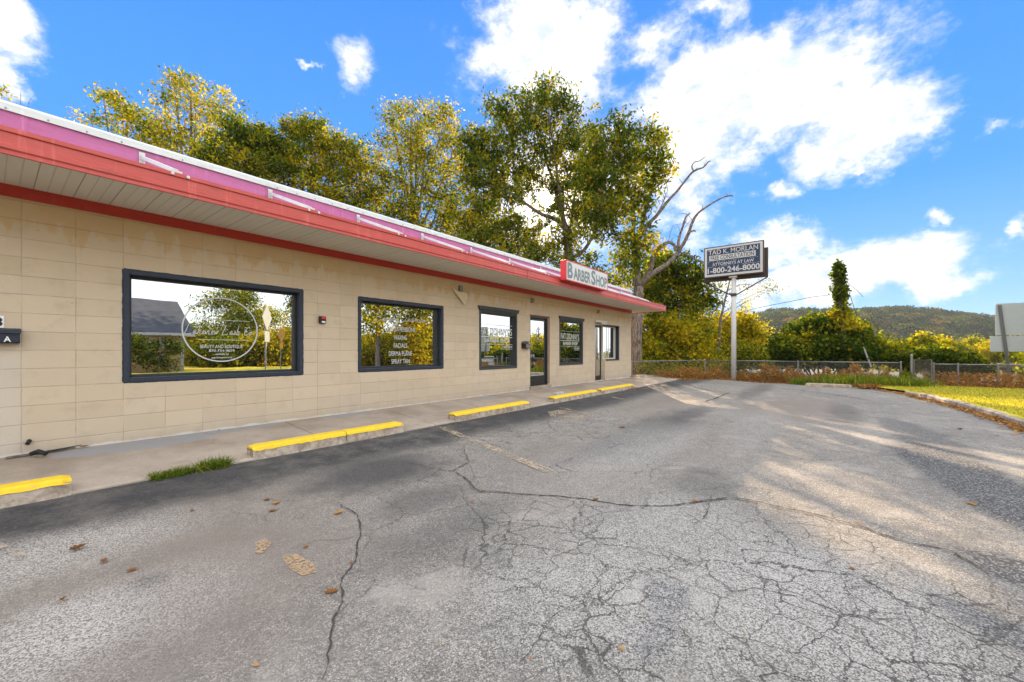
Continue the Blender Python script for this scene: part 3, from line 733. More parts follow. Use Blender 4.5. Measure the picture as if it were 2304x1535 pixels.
CURSIVE = {
 'L': (.75, [(-.25, .15), (.1, .35), (.40, 1.15), (.30, 1.25), (.18, .7), (.0, .02), (.12, .0), (.55, .12)]),
 'a': (.42, [(.0, .05), (.26, .40), (.10, .42), (.0, .18), (.10, .0), (.26, .20), (.29, .40), (.29, .08), (.42, .05)]),
 'k': (.42, [(.0, .05), (.20, .5), (.26, 1.0), (.18, 1.0), (.08, .0), (.12, .3), (.28, .42), (.14, .22), (.30, .0), (.42, .05)]),
 'e': (.32, [(.0, .05), (.18, .22), (.20, .40), (.10, .40), (.05, .15), (.14, .0), (.32, .08)]),
 'v': (.36, [(.0, .30), (.08, .40), (.14, .02), (.28, .38), (.36, .36)]),
 'i': (.22, [(.0, .05), (.12, .40), (.10, .05), (.22, .06)]),
 'w': (.50, [(.0, .30), (.06, .40), (.12, .02), (.24, .35), (.28, .02), (.42, .40), (.50, .36)]),
 's': (.32, [(.0, .05), (.18, .42), (.20, .15), (.10, .0), (.04, .06), (.32, .08)]),
 'h': (.42, [(.0, .05), (.20, .55), (.24, 1.0), (.16, .95), (.06, .0), (.16, .34), (.26, .38), (.27, .04), (.42, .06)]),
 'C': (.55, [(.48, .85), (.42, 1.05), (.20, .85), (.02, .35), (.10, .0), (.34, .06), (.55, .28)]),
 'o': (.34, [(.14, .40), (.0, .20), (.10, .0), (.24, .18), (.16, .40), (.34, .36)]),
 'B': (.75, [(.12, .0), (.26, 1.0), (.0, .85), (.30, 1.15), (.55, .95), (.28, .55), (.52, .30), (.20, -.05), (.02, .08), (.4, .05), (.75, .1)]),
 'u': (.40, [(.0, .05), (.10, .40), (.10, .04), (.22, .10), (.28, .40), (.28, .05), (.40, .06)]),
 't': (.30, [(.0, .05), (.18, .85), (.10, .04), (.30, .08)]),
 'y': (.42, [(.0, .30), (.08, .40), (.12, .06), (.26, .40), (.14, -.40), (.0, -.45), (.16, -.05), (.42, .12)]),
 'S': (.62, [(.52, .95), (.40, 1.10), (.18, .85), (.34, .5), (.24, .0), (.0, .04), (.3, .02), (.62, .08)]),
 'r': (.30, [(.0, .05), (.10, .42), (.20, .36), (.16, .05), (.30, .08)]),
 'c': (.30, [(.22, .36), (.08, .40), (.02, .16), (.10, .0), (.30, .08)]), ' ': (.45, None)}
CURSIVE.update({
 'L': (.75, [(.14, 1.15), (.05, .5), (-.04, .02), (.2, .0), (.58, .10)]),
 'k': (.44, [(.10, 1.1), (.03, .0), None, (.30, .50), (.07, .24), (.20, .16), (.32, .0), (.44, .05)]),
 'h': (.44, [(.10, 1.1), (.03, .0), None, (.05, .25), (.18, .42), (.27, .34), (.27, .02), (.44, .06)]),
 'v': (.36, [(.0, .42), (.12, .02), (.27, .42), (.36, .40)]),
 'i': (.24, [(.03, .40), (.03, .05), (.12, .0), (.24, .06), None, (.06, .60), (.075, .64)]),
 'B': (.80, [(.12, 1.1), (.04, .0), None, (.0, .95), (.30, 1.15), (.55, .90), (.30, .58), (.12, .55), (.58, .42), (.45, .02), (.0, -.05)])})
def cursive(mb, text, x0, x1, z0, h_, slope, w_, frame):
    tot = sum(CURSIVE[c][0] for c in text); s_ = (x1 - x0) / tot; x_ = 0
    for c in text:
        adv, P = CURSIVE[c]
        runs = [[]]
        for q in (P or []):
            if q is None: runs.append([])
            else: runs[-1].append(q)
        for P in runs:
            if P: line(mb, spline([(x0 + (x_ + u + v * .22) * s_, z0 + v * h_ + slope * (x_ + u) * s_) for u, v in P]), w_, frame)
        x_ += adv
def rough_frame(name, parent, x0, x1, z0, z1, wd, y0, y1, mat, sides='LRTB', jit=.004):
    mb = MB()
    if 'L' in sides: mb.box(x0, x0 + wd, y0, y1, z0, z1)
    if 'R' in sides: mb.box(x1 - wd, x1, y0, y1, z0, z1)
    if 'T' in sides: mb.box(x0 + wd + .001, x1 - wd - .001, y0, y1, z1 - wd, z1)
    if 'B' in sides: mb.box(x0 + wd + .001, x1 - wd - .001, y0, y1, z0, z0 + wd)
    return mb.build(name, mat, parent, bevel=.003)
def painted_edge(mb, x0, x1, z0, z1, w_, Y):
    """hand painted band on the wall round the opening, with an uneven outer edge"""
    rr = random.Random(int(x0 * 100))
    for (a, b, horiz, s_) in (((x0, z1), (x1, z1), 1, 1), ((x0, z0), (x1, z0), 1, -1), ((x0, z0), (x0, z1), 0, -1), ((x1, z0), (x1, z1), 0, 1)):
        k = 50; vs = []
        for i in range(k + 1):
            t = i / k; x_ = a[0] + (b[0] - a[0]) * t; z_ = a[1] + (b[1] - a[1]) * t; q = w_ + rr.uniform(0, .006)
            if horiz: vs += [(x_, Y, z_), (x_, Y, z_ + s_ * q)]
            else: vs += [(x_, Y - .001, z_), (x_ + s_ * q, Y - .001, z_)]
        mb.add(vs, [(2 * i, 2 * i + 1, 2 * i + 3, 2 * i + 2) for i in range(k)])

def shop_window(key, label, painted=True, header=False):
    x0, x1, z0, z1 = W[key]; wd = .045; yp = .14 if key in ('w1', 'w2') else .05
    win = rough_frame('window', B, x0, x1, z0, z1, .055, D - .012, D + yp - .04, M['navy_frame' if painted else 'weathered_wood']); win['label'] = label
    inner = rough_frame('sash', win, x0 + .056, x1 - .056, z0 + .056, z1 - .056, .035, D + yp - .039, D + .21, M['dark_reveal'])
    sk = .05 if key == 'w3' else 0      # this pane stands a little skew in its frame
    mb = MB(); mb.add([(x0 + .06, D + yp - .001, z0 + .06), (x1 - .06, D + yp - .001 + sk, z0 + .06), (x1 - .06, D + yp - .001 + sk, z1 - .06), (x0 + .06, D + yp - .001, z1 - .06)], [(0, 1, 2, 3)])
    mb.build('pane', M['glass'], win)
    if painted:
        mb = MB(); painted_edge(mb, x0, x1, z0, z1, .010, D - .004); mb.build('painted_border', M['navy_frame'], win)
    if header:
        mb = MB(); mb.prism([(x0 - .06, z1 + .10), (x1 + .06, z1 + .10), (x1 + .02, z1 + .002), (x0 - .02, z1 + .002)], 'y', D - .05, D - .003)
        mb.build('header_board', M['weathered_wood'], win, bevel=.004)
    return win
YG = D + .137   # lettering sits on the face of the glass
FR = wall_frame(YG)
def wp(px, py): p = on_wall(px, py, FR(0, 0)[1]); return p.x, p.z
w1 = shop_window('w1', 'large dark framed window with a round white logo')
mb = MB()
cx_, cz_ = wp(499, 741); xl_, _ = wp(410, 741); xr_, _ = wp(578.5, 741); _, zt_ = wp(497, 671); _, zb_ = wp(501, 813)
rx_, rz_ = (xr_ - xl_) / 2, (zt_ - zb_) / 2; cx_ = (xl_ + xr_) / 2; cz_ = (zt_ + zb_) / 2
line(mb, [(cx_ + rx_ * math.cos(a), cz_ + rz_ * math.sin(a)) for a in np.linspace(0, 2 * math.pi, 73)], .017, FR)
x0_, z_ = wp(432, 717); x1_, z2_ = wp(562, 723.5); line(mb, [(x0_, z_), (x1_, z_)], .006, FR)
x0_, z_ = wp(447, 764); x1_, z2_ = wp(562, 766); line(mb, [(x0_, z_), (x1_, z_)], .006, FR)
a0, b0 = wp(478, 703); a1, b1 = wp(514, 692); letters(mb, '* Est. 2022 *', a0, a1, b0, b0 + .075, FR, offset=.01)
a0, b0 = wp(416, 751); a1, b1 = wp(566, 751); cursive(mb, 'Lakeview Lash Co', a0, a1, b0, .125, 0, .0075, FR)
a0, b0 = wp(450, 784); a1, _ = wp(546, 784); letters(mb, 'BEAUTY AND BOUTIQUE', a0, a1, b0 - .005, b0 + .052, FR, offset=.005)
a0, b0 = wp(470, 792); a1, _ = wp(528, 792); letters(mb, '870-754-9879', a0, a1, b0, b0 + .036, FR, offset=.012)
a0, b0 = wp(484, 800); a1, _ = wp(515, 800); letters(mb, 'available by', a0, a1, b0, b0 + .034, FR, offset=.01)
a0, b0 = wp(476, 808); a1, _ = wp(523, 808); letters(mb, 'appointment only', a0, a1, b0, b0 + .034, FR, offset=.01)
mb.build('lettering', M['decal_white'], w1)
w2 = shop_window('w2', 'dark framed window listing lash and waxing services')
mb = MB()
a0, b0 = wp(843, 722); a1, _ = wp(955, 722); cursive(mb, 'Beauty Services', a0, a1, b0, .155, .03, .008, FR)
for txt, xa, xb, ya, yb in (('LASH EXTENSIONS', 866, 934, 746, 735.5), ('WAXING', 886, 915, 765, 753), ('FACIALS', 886, 916, 783, 771), ('DERMA PLANE', 875, 927, 801, 789), ('SPRAY TAN', 880.5, 922, 818.5, 807)):
    a0, b0 = wp(xa, ya); a1, _ = wp(xb, ya); _, c0 = wp((xa + xb) / 2, ya); _, c1 = wp((xa + xb) / 2, yb); letters(mb, txt, a0, a1, c0, c0 + .098, FR, offset=.006)
mb.build('lettering', M['decal_white'], w2)
YG = D + .045; FR = wall_frame(YG)
w3 = shop_window('w3', 'window with weathered header board, left of the glass door', False, True)
def donny(win, X0, X1, zc, mat, mirror=False):
    mb = MB(); Wd = X1 - X0
    letters(mb, "FAT DONNY'S", X0, X1, zc, zc + .20, FR, offset=.008)
    line(mb, [(X0 - .01, zc + .27), (X1 + .01, zc + .27)], .008, FR)
    line(mb, [(X0 - .01, zc - .045), (X1 + .01, zc - .045)], .018, FR)
    letters(mb, 'BARBER SHOP', X0 + .12 * Wd, X1 - .08 * Wd, zc - .19, zc - .085, FR, offset=.012)
    line(mb, [(X0 - .01, zc - .235), (X1 + .01, zc - .235)], .008, FR)
    letters(mb, 'EST 2019', X1 - .26 * Wd, X1 - .01, zc - .345, zc - .275, FR, offset=.01)
    line(mb, [(X1 - .29 * Wd, zc - .235), (X1 - .29 * Wd, zc - .37), (X1 + .01, zc - .37), (X1 + .01, zc - .235)], .007, FR)
    return mb
a0, b0 = wp(1081, 753); a1, _ = wp(1152, 753)
mb = donny(w3, a0, a1, b0, None); mb.build('lettering', M['decal_white'], w3)
mb = MB(); letters(mb, 'WE ARE WALK IN', a0 + .05, a0 + .48, -.28, -.20, FR, offset=.012); line(mb, [(a0 + .18, -.14), (a0 + .52, -.14), (a0 + .52, -.38)], .014, FR); letters(mb, 'ONLY', a0 + .32, a0 + .50, -.36, -.30, FR, offset=.01)
mb.build('small_lettering', M['decal_white'], w3)
w4 = shop_window('w4', 'window with weathered header board, between the two doors', False, True)
a0, b0 = wp(1262, 763); a1, _ = wp(1303, 763)
mb = donny(w4, a0, a1, b0, None); mb.build('lettering', M['decal_white'], w4)

# glass door of the barber shop
x0, x1, z0, z1 = W['d1']; zs0 = -1.045
door = rough_frame('door', B, x0 + .05, x1 - .06, zs0 + .002, z1 - .07, .055, D + .06, D + .105, M['bronze_metal']); door['label'] = 'glass shop door with dark metal frame and kick plate'
fr_ = rough_frame('door_frame', door, x0, x1, zs0, z1, .048, D + .03, D + .13, M['bronze_metal'], 'LRT')
mb = MB(); mb.box(x0 + .11, x1 - .12, D + .062, D + .10, zs0 + .06, zs0 + .30); mb.build('kick_plate', M['bronze_metal'], door, bevel=.003)
mb = MB(); mb.add([(x0 + .10, D + .08, zs0 + .30), (x1 - .11, D + .08, zs0 + .30), (x1 - .11, D + .08, z1 - .12), (x0 + .10, D + .08, z1 - .12)], [(0, 1, 2, 3)]); mb.build('pane', M['glass'], door)
mb = MB(); hx = x0 + .12
mb.tube([(hx, D + .06, .02), (hx, D + .0, .02), (hx, D - .01, -.01), (hx, D - .01, -.30), (hx, D, -.33), (hx, D + .06, -.33)], .012, 8, True)
mb.build('handle', M['bronze_metal'], door, smooth=True)
mb = MB(); mb.box(hx - .05, hx + .05, D - .03, D + .01, -.50, -.40); mb.tube([(hx - .03, D - .01, -.40), (hx - .03, D - .01, -.35), (hx, D - .01, -.33), (hx + .03, D - .01, -.35), (hx + .03, D - .01, -.40)], .008, 6)
mb.build('padlock', M['black_plastic'], door, bevel=.006)
mb = MB(); cxd = (x0 + x1) / 2 + .05; fd = wall_frame(D + .076)   # small barber emblem: hat, figure and scissors over a ribbon
line(mb, [(cxd - .10, .66), (cxd + .10, .66)], .02, fd); line(mb, [(cxd - .04, .68), (cxd, .72), (cxd + .05, .68)], .03, fd)
line(mb, [(cxd - .14, .54), (cxd + .12, .38)], .025, fd); line(mb, [(cxd + .12, .55), (cxd - .10, .38)], .03, fd)
line(mb, [(cxd, .64), (cxd + .03, .58), (cxd, .50), (cxd + .01, .42)], .05, fd)
letters(mb, 'DONNYS', cxd - .17, cxd + .17, .28, .34, fd, offset=.02); line(mb, [(cxd - .2, .36), (cxd, .37), (cxd + .2, .36)], .012, fd)
mb.build('emblem', M['letter_grey'], door)
mb = MB(); letters(mb, 'OPEN', x0 + .14, x0 + .32, -.18, -.10, fd, offset=.02); mb.build('lettering', M['decal_white'], door)
mb = MB(); mb.box(x0 - .04, x1 + .10, D - .05, D + .2, -1.14, zs0); mb.build('door_sill', M['pavement'], B, bevel=.008)
mb = MB(); mb.box(x0 - .02, x1 + .06, D - .012, D - .002, z1 + .002, z1 + .03)
mb.box(x1 + .01, x1 + .05, D - .01, D - .003, -1.0, z1)
mb.build('rusty_lintel', M['rust'], B)

# far entrance: recessed corner with a door and a window
x0, x1, z0, z1 = W['d2']
fy = D + .17
door = rough_frame('door', B, x0 + .04, x1 + .02, -1.11, z1 - .12, .05, fy, fy + .05, M['bronze_metal']); door['label'] = 'recessed glass door near the far corner'
mb = MB(); mb.box(x0, x0 + .038, fy - .02, fy + .07, -1.13, z1); mb.box(x1 + .022, x1 + .06, fy - .06, fy + .07, -1.13, z1 - .02); mb.box(x0 + .039, x1 + .021, fy - .02, fy + .07, z1 - .09, z1); mb.build('door_frame', M['cream_frame'], door)
mb = MB(); mb.add([(x0 + .085, fy + .02, -1.0), (x1 - .03, fy + .02, -1.0), (x1 - .03, fy + .02, z1 - .17), (x0 + .085, fy + .02, z1 - .17)], [(0, 1, 2, 3)]); mb.build('pane', M['glass'], door)
mb = MB(); mb.box(x0 + .09, x1 - .032, fy - .005, fy + .045, -1.06, -.95); mb.build('kick_plate', M['bronze_metal'], door)
mb = MB(); hx = x0 + .16
mb.tube([(hx, fy, 0), (hx, fy - .05, 0), (hx, fy - .05, -.3), (hx, fy, -.3)], .012, 8); mb.build('handle', M['bronze_metal'], door)
x0, x1, z0, z1 = W['w5']; x0 += .07
win = rough_frame('window', B, x0, x1 - .001, z0 + .001, z1, .05, fy - .03, fy + .05, M['cream_frame']); win['label'] = 'small recessed window with cream frame beside the far door'
mb = MB(); mb.add([(x0 + .04, fy + .01, z0 + .04), (x1 - .04, fy + .01, z0 + .04), (x1 - .04, fy + .01, z1 - .04), (x0 + .04, fy + .01, z1 - .04)], [(0, 1, 2, 3)]); mb.build('pane', M['glass'], win)
mb = MB(); mb.box(x0 + .50, x0 + .54, fy - .04, fy - .031, z0 + .05, z1 - .05); mb.build('mullion', M['cream_frame'], win)
mb = MB(); mb.box(x1 - .004, x1 + .0, D + .002, fy - .031, z0, z1 - .012); mb.box(x0, x1 - .005, D + .002, fy - .031, z1 - .012, z1 - .008); mb.build('reveal_lining', M['navy_frame'], win)
mb = MB(); mb.box(x0, x1 + .015, D - .03, fy - .031, z0 - .045, z0); mb.build('sill', M['navy_frame'], win, bevel=.004)
mb = MB(); mb.box(x1 - .0, x1 + .03, D - .012, D - .002, z0, z1); mb.box(x0, x1 + .03, D - .012, D - .002, z1 + .001, z1 + .035); mb.build('outer_trim', M['navy_frame'], win)
mb = MB(); mb.box(W['d2'][0] - .04, W['d2'][1] + .12, D - .04, D - .004, 1.085, 1.16); mb.box(W['d2'][0] + .45, W['d2'][1] + .05, D - .05, D - .002, 1.02, 1.082); mb.build('broken_lintel', M['cream_frame'], B, bevel=.01)

# conduit run under the eave
mb = MB(); mb.tube([(6.92, D - .02, 1.475), (8.4, D - .02, 1.46), (9.84, D - .02, 1.475), (12.0, D - .02, 1.49), (14.15, D - .02, 1.50)], .011, 8)
mb.build('conduit', M['beige_scrap'], B, smooth=True)
for x_ in (6.88, 9.84, 14.15):
    mb = MB(); mb.box(x_ - .05, x_ + .05, D - .07, D - .001, 1.42, 1.55); mb.tube([(x_, D - .07, 1.485), (x_, D - .085, 1.485)], .03, 10)
    mb.build('junction_box', M['galvanized'], B, bevel=.006)
mb = MB()
mb.prism([(6.62, 1.45), (6.74, 1.41), (6.85, 1.40), (6.98, 1.40), (7.09, 1.36), (7.10, 1.27), (7.05, 1.19), (6.99, 1.10), (6.92, 1.17), (6.84, 1.24), (6.74, 1.32)], 'y', D - .05, D - .035)
o = mb.build('torn_sign_scrap', M['beige_scrap']); tag(o, 'torn beige board scrap hanging below the grey conduit box on the wall', 'scrap')

# ================================================================ things on the front wall
# barber sign box standing on the gutter
SB = thing('barber_sign', (10.8, 5.72, 2.02), 'red edged box sign reading BARBERSHOP, standing on the red gutter', 'sign')
x0, x1, z0, z1 = 9.53, 12.12, 1.91, 2.46
mb = MB(); y0, y1 = 5.60, 5.785
mb.box(x0, x1, y0 + .012, y1, z0, z1); mb.build('cabinet', M['sign_red'], SB, bevel=.006)
rough_frame('rim', SB, x0, x1, z0, z1, .028, y0, y0 + .011, M['sign_red'])
mb = MB(); mb.box(x0 + .029, x1 - .029, y0 + .004, y0 + .011, z0 + .029, z1 - .029); face = mb.build('face', M['sign_face_white'], SB)
mb = MB(); fb = wall_frame(y0 + .001)
letters(mb, 'B', x0 + .07, x0 + .36, z0 + .07, z1 - .05, fb, offset=.035); letters(mb, 'ARBER', x0 + .40, x0 + 1.42, z0 + .07, z1 - .15, fb, offset=.035)
letters(mb, 'S', x0 + 1.46, x0 + 1.74, z0 + .06, z1 - .05, fb, offset=.035); letters(mb, 'HOP', x0 + 1.78, x1 - .06, z0 + .07, z1 - .15, fb, offset=.035)
mb.build('lettering', M['letter_grey'], face)
# alarm box
AB = thing('alarm_box', (3.54, D, .47), 'small black wall box with a red and white front, between the two big windows', 'alarm box')
mb = MB(); mb.box(3.485, 3.595, D - .06, D - .001, .475, .60); mb.build('case', M['black_plastic'], AB, bevel=.01)
mb = MB(); mb.box(3.515, 3.575, D - .066, D - .061, .553, .588); mb.build('red_light', M['red_plastic'], AB)
mb = MB(); mb.box(3.515, 3.575, D - .066, D - .061, .487, .515); mb.build('white_label', M['white_plastic'], AB)
# mailboxes
def mailbox(x0, x1, z0, z1, label, lid_open, mat):
    T = thing('mailbox', ((x0 + x1) / 2, D, z0), label, 'mailbox')
    mb = MB(); h_ = z1 - z0
    mb.prism([(D - .002, z0), (D - .085, z0), (D - .10, z0 + .02), (D - .11, z0 + h_ * .72), (D - .002, z0 + h_ * .92)], 'x', x0, x1); mb.build('body', mat, T, bevel=.006)
    mb = MB()
    if lid_open: mb.prism([(D - .003, z1 + .02), (D - .10, z1 + .035), (D - .10, z1 + .028), (D - .003, z1 + .008)], 'x', x0 - .008, x1 + .008)
    else: mb.prism([(D - .003, z1), (D - .10, z1 - .02), (D - .128, z0 + h_ * .66), (D - .118, z0 + h_ * .64), (D - .09, z1 - .035), (D - .003, z1 - .012)], 'x', x0 - .006, x1 + .006)
    mb.build('lid', mat, T, bevel=.003)
    return T
mA = mailbox(-.20, .205, .08, .245, 'navy wall mailbox with the letter A, beneath the house number', False, M['navy_frame'])
vs, fs = glyphs('A', .02, True); mb = MB(); mb.add(fit(vs, .09, .145, .095, .155, wall_frame(D - .112)), fs); mb.build('lettering', M['white_plastic'], mA)
mB_ = mailbox(9.33, 9.66, .075, .24, 'black wall mailbox with its lid open, left of the glass door', True, M['black_plastic'])
mb = MB(); mb.box(9.40, 9.64, D - .118, D - .112, .09, .19); mb.build('front_plate', M['galvanized'], mB_)
HN = thing('house_number_plate', (.04, D, .25), 'white plate with a bold black 8, above the navy mailbox', 'house number')
mb = MB(); mb.box(-.045, .098, D - .008, D - .001, .247, .375); mb.build('plate', M['white_plastic'], HN)
mb = MB(); letters(mb, '8', -.005, .088, .258, .362, wall_frame(D - .010), offset=.04); mb.build('numeral', M['black_plastic'], HN)
# pipe stubs at the foot of the wall
mb = MB(); mb.tube([(.27, D + .01, -.985), (.27, D - .05, -.985), (.255, D - .075, -1.01)], .019, 10); o = mb.build('pipe_stub', M['black_plastic'], smooth=False)
tag(o, 'short black pipe stub poking out low on the wall', 'pipe')
mb = MB(); p = on_wall(86, 1028, 6.80)
mb.tube([(p.x - .05, 6.80, -1.11), (p.x, 6.76, -1.085), (p.x + .05, 6.70, -1.112)], .024, 10); mb.tube([(p.x + .03, 6.84, -1.115), (p.x + .18, 6.88, -1.11), (p.x + .34, 6.92, -1.10)], [.012, .009, .004], 8)
o = mb.build('drain_pipe_end', M['black_plastic']); tag(o, 'broken black drain pipe lying where wall meets sidewalk', 'pipe')
mb = MB(); mb.prism([(.10, 6.84), (.48, 6.90), (.62, 6.94), (.42, 6.935), (.12, 6.88)], 'z', -1.135, -1.118); o = mb.build('wood_splinter', M['dead']); tag(o, 'grey splintered board at the foot of the wall', 'board')

# wheel stops
def wheel_stop(x0, x1, label, cracks=(), yaw=0.0):
    T = thing('wheel_stop', ((x0 + x1) / 2, 5.49, -1.27), label, 'wheel stop', 'yellow topped wheel stops along the sidewalk')
    rr = random.Random(int(x0 * 31)); edges = [x0, *cracks, x1]
    b0, b1 = MB(), MB()
    for a, b in zip(edges, edges[1:]):
        a += .006 if a != x0 else 0; b -= .006 if b != x1 else 0
        k = max(6, int((b - a) / .06)); vb = []; vt = []
        for i in range(k + 1):
            x_ = a + (b - a) * i / k; e = .03 if i in (0, k) else 0; j = rr.uniform(-.002, .002); zb_ = -1.31
            e = e if (a == x0 and i == 0) or (b == x1 and i == k) else e * .2
            vb += [(x_, 5.385 + e * .5, zb_), (x_, 5.395 + e * .5 + j, -1.178), (x_, 5.595, -1.178), (x_, 5.60, zb_)]
            vt += [(x_, 5.388 + e * .6 + j, -1.190 + rr.uniform(-.006, .006)), (x_, 5.400 + e + j, -1.155 - e * .3), (x_, 5.425 + e * .6, -1.140 - e * .5), (x_, 5.57, -1.138 - e * .5), (x_, 5.60, -1.165), (x_, 5.602, -1.19)]
        f1 = [(4 * i + q, 4 * i + q + 1, 4 * i + q + 5, 4 * i + q + 4) for i in range(k) for q in range(3)] + [(0, 1, 2, 3), (4 * k + 3, 4 * k + 2, 4 * k + 1, 4 * k)]
        f2 = [(6 * i + q, 6 * i + q + 1, 6 * i + q + 7, 6 * i + q + 6) for i in range(k) for q in range(5)] + [tuple(range(6)), tuple(6 * k + q for q in range(5, -1, -1))]
        b0.add(vb, f1); b1.add(vt, f2)
    b0.build('concrete_base', M['stop'], T); b1.build('painted_top', M['yellow'], T)
wheel_stop(-1.75, .46, 'yellow topped wheel stop nearest the camera, cut by the left edge', (-.9,))
wheel_stop(1.93, 4.10, 'cracked yellow topped wheel stop beside the weed tufts', (3.11,))
wheel_stop(5.24, 7.58, 'third wheel stop along the sidewalk, below the glass door', (6.73,))
wheel_stop(8.62, 11.02, 'wheel stop with two grey blocks lying behind it')
wheel_stop(11.30, 13.79, 'farthest wheel stop, with dry leaves at its end', (13.2,))
for (x_, y_, s_, lab) in ((9.42, 5.84, .07, 'small upright grey block, left one of the pair behind the wheel stop'), (9.66, 5.86, .10, 'larger grey block, right one of the pair behind the wheel stop')):
    mb = MB(); zz = -1.135 - (6.95 - y_) * .0895
    mb.box(x_ - s_, x_ + s_, y_ - .06, y_ + .06, zz, zz + .11)
    tag(mb.build('concrete_block', M['grey_block'], bevel=.012), lab, 'block', 'grey blocks behind the wheel stop')
mb = MB(); p = on_lot(1878, 872)
mb.prism([(-1.45, -1.42), (-1.42, -1.30), (-1.2, -1.285), (1.2, -1.285), (1.28, -1.42)], 'x', 20.25, 20.5) if False else None
pr = [(-.75, -1.43), (-.72, -1.325), (-.66, -1.30), (.66, -1.30), (.72, -1.33), (.74, -1.43)]
mb.add([(20.35, y_ + .1, z_) for y_, z_ in pr] + [(20.62, y_ + .1, z_) for y_, z_ in pr], [(i, (i + 1) % 6, 6 + (i + 1) % 6, 6 + i) for i in range(6)] + [(5, 4, 3, 2, 1, 0), (6, 7, 8, 9, 10, 11)])
o = mb.build('curb_block', M['curb'], bevel=.02); tag(o, 'bare unpainted concrete curb block in the weeds at the far edge', 'curb block')

# ================================================================ attorney pole sign
PS = thing('pole_sign', (21.5, 3.61, -1.42), 'two sided billboard with attorney advert on a tall white pole', 'sign')
mb = MB(); mb.tube([(21.5, 3.61, -1.6), (21.5, 3.60, .9), (21.5, 3.59, 3.5)], [.125, .11, .10], 16); mb.build('pole', M['sign_pole_paint'], PS, smooth=True)
ya, yb, za, zb2 = 4.86, 2.36, 3.50, 4.97
fs_ = lambda X_: (lambda u, v: (X_, u, v))
# the near cabinet
XS = 21.30
mb = MB(); mb.box(XS, XS + .12, yb, ya, za, zb2); cab = mb.build('cabinet', M['dark_brown_metal'], PS, bevel=.01)
mb = MB(); mb.box(XS - .012, XS - .001, yb + .05, ya - .05, za + .05, zb2 - .05); mb.build('white_border', M['sign_white'], cab)
mb = MB(); mb.box(XS - .020, XS - .013, yb + .15, ya - .15, za + .15, zb2 - .13); fc = mb.build('face', M['sign_navy'], cab)
mb = MB(); mb.box(XS - .024, XS - .0205, yb + .32, ya - .25, za + .80, za + 1.05); mb.build('white_strip', M['sign_white'], cab)
def sign_frame(X_): return lambda u, v: (X_, ya - u, v)     # u grows to the viewer's right
mb = MB(); sf = sign_frame(XS - .0235)
letters(mb, 'TAD K. MORLAN', .22, 2.28, za + 1.09, za + 1.31, sf, offset=.008, serif=True)
letters(mb, 'ATTORNEYS AT LAW', .38, 2.12, za + .55, za + .69, sf, offset=.012, serif=True)
letters(mb, '1-800-246-8000', .17, 2.34, za + .20, za + .46, sf, offset=.025, serif=True)
for z_ in (za + .745, za + .505):
    for k in range(22):
        if random.random() < .75: line(mb, [(.2 + k * .097, z_), (.2 + k * .097 + random.uniform(.03, .09), z_)], .014, sf)
mb.build('lettering', M['sign_white'], cab)
mb = MB(); letters(mb, 'FREE CONSULTATION', .31, 2.12, za + .83, za + 1.02, sign_frame(XS - .027), offset=.014, serif=True); mb.build('dark_lettering', M['sign_navy'], cab)
mb = MB(); mb.box(21.62, 21.74, yb - .12, ya + .06, za - .14, zb2 - .28); mb.build('cabinet', M['dark_brown_metal'], PS, bevel=.01)
mb = MB(); mb.box(21.36, 21.66, 3.45, 3.78, za - .06, za - .002); mb.build('mounting_plate', M['white_metal'], PS)
for yy in (ya + .04, yb - .10):
    mb = MB(); mb.tube([(21.68, yy, za - .14), (21.52, 3.61 + (.09 if yy > 3.6 else -.09), 2.62)], .028, 6); mb.build('brace', M['dark_brown_metal'], PS)
mb = MB(); mb.tube([(21.5, 3.6, 2.56), (21.5, 3.6, 2.70)], .125, 16); mb.build('collar', M['dark_brown_metal'], PS)
mb = MB()
for q in (.0, .05): mb.tube([(XS + .06, 3.72 + q, zb2), (XS + .06, 3.72 + q, zb2 + .09)], .008, 5)
mb.build('lifting_eye', M['dark_brown_metal'], PS)

# ================================================================ chain link fence
def fence(pts, zt, zb, label, group, posts=True, hidden_mesh=()):
    """posts at every point, rail along the top, woven wire between"""
    T = thing('chain_link_fence', (pts[0][0], pts[0][1], zb), label, 'fence', group)
    rail = MB(); mesh = MB()
    for i, (x_, y_) in enumerate(pts):
        if posts:
            mb = MB(); mb.tube([(x_, y_, zb - .1), (x_, y_, zt + .03)], .028, 8); mb.tube([(x_, y_, zt + .03), (x_, y_, zt + .06)], [.034, .012], 8); mb.build('post', M['galvanized'], T, smooth=False)
    for a, b in zip(pts, pts[1:]):
        a3, b3 = Vector((a[0], a[1], 0)), Vector((b[0], b[1], 0)); L = (b3 - a3).length; u = (b3 - a3) / L
        rail.tube([a3 + Vector((0, 0, zt)), b3 + Vector((0, 0, zt))], .019, 8)
        H = zt - zb - .03; step = .075; nn = Vector((-u.y, u.x, 0)) * .004
        k = int((L + H) / step)
        for s_ in (1, -1):
            for j in range(k + 1):
                c0 = j * step - H; t0, t1 = max(0, -c0), min(H, L - c0)
                if t1 <= t0: continue
                f = lambda t: a3 + u * ((c0 + t) if s_ > 0 else (L - c0 - t)) + Vector((0, 0, zb + .02 + t)) + nn * s_
                p, q = f(t0), f(t1); w_ = Vector((u.x, u.y, -1 if s_ > 0 else 1)).normalized() * .0032
                w_ = Vector((u.x * s_ , u.y * s_, -1)).normalized() * .0024
                mesh.add([p - w_, p + w_, q + w_, q - w_], [(0, 1, 2, 3)])
    rail.build('top_rail', M['galvanized'], T, smooth=True); mesh.build('wire_mesh', M['mesh_wire'], T)
    return T
fence([(17.62, 7.0), (21.95, 4.95), (21.95, 1.15), (21.95, -2.15)], -.46, -1.40, 'sagging chain link fence run from the building corner past the pole sign', 'chain link fence runs')
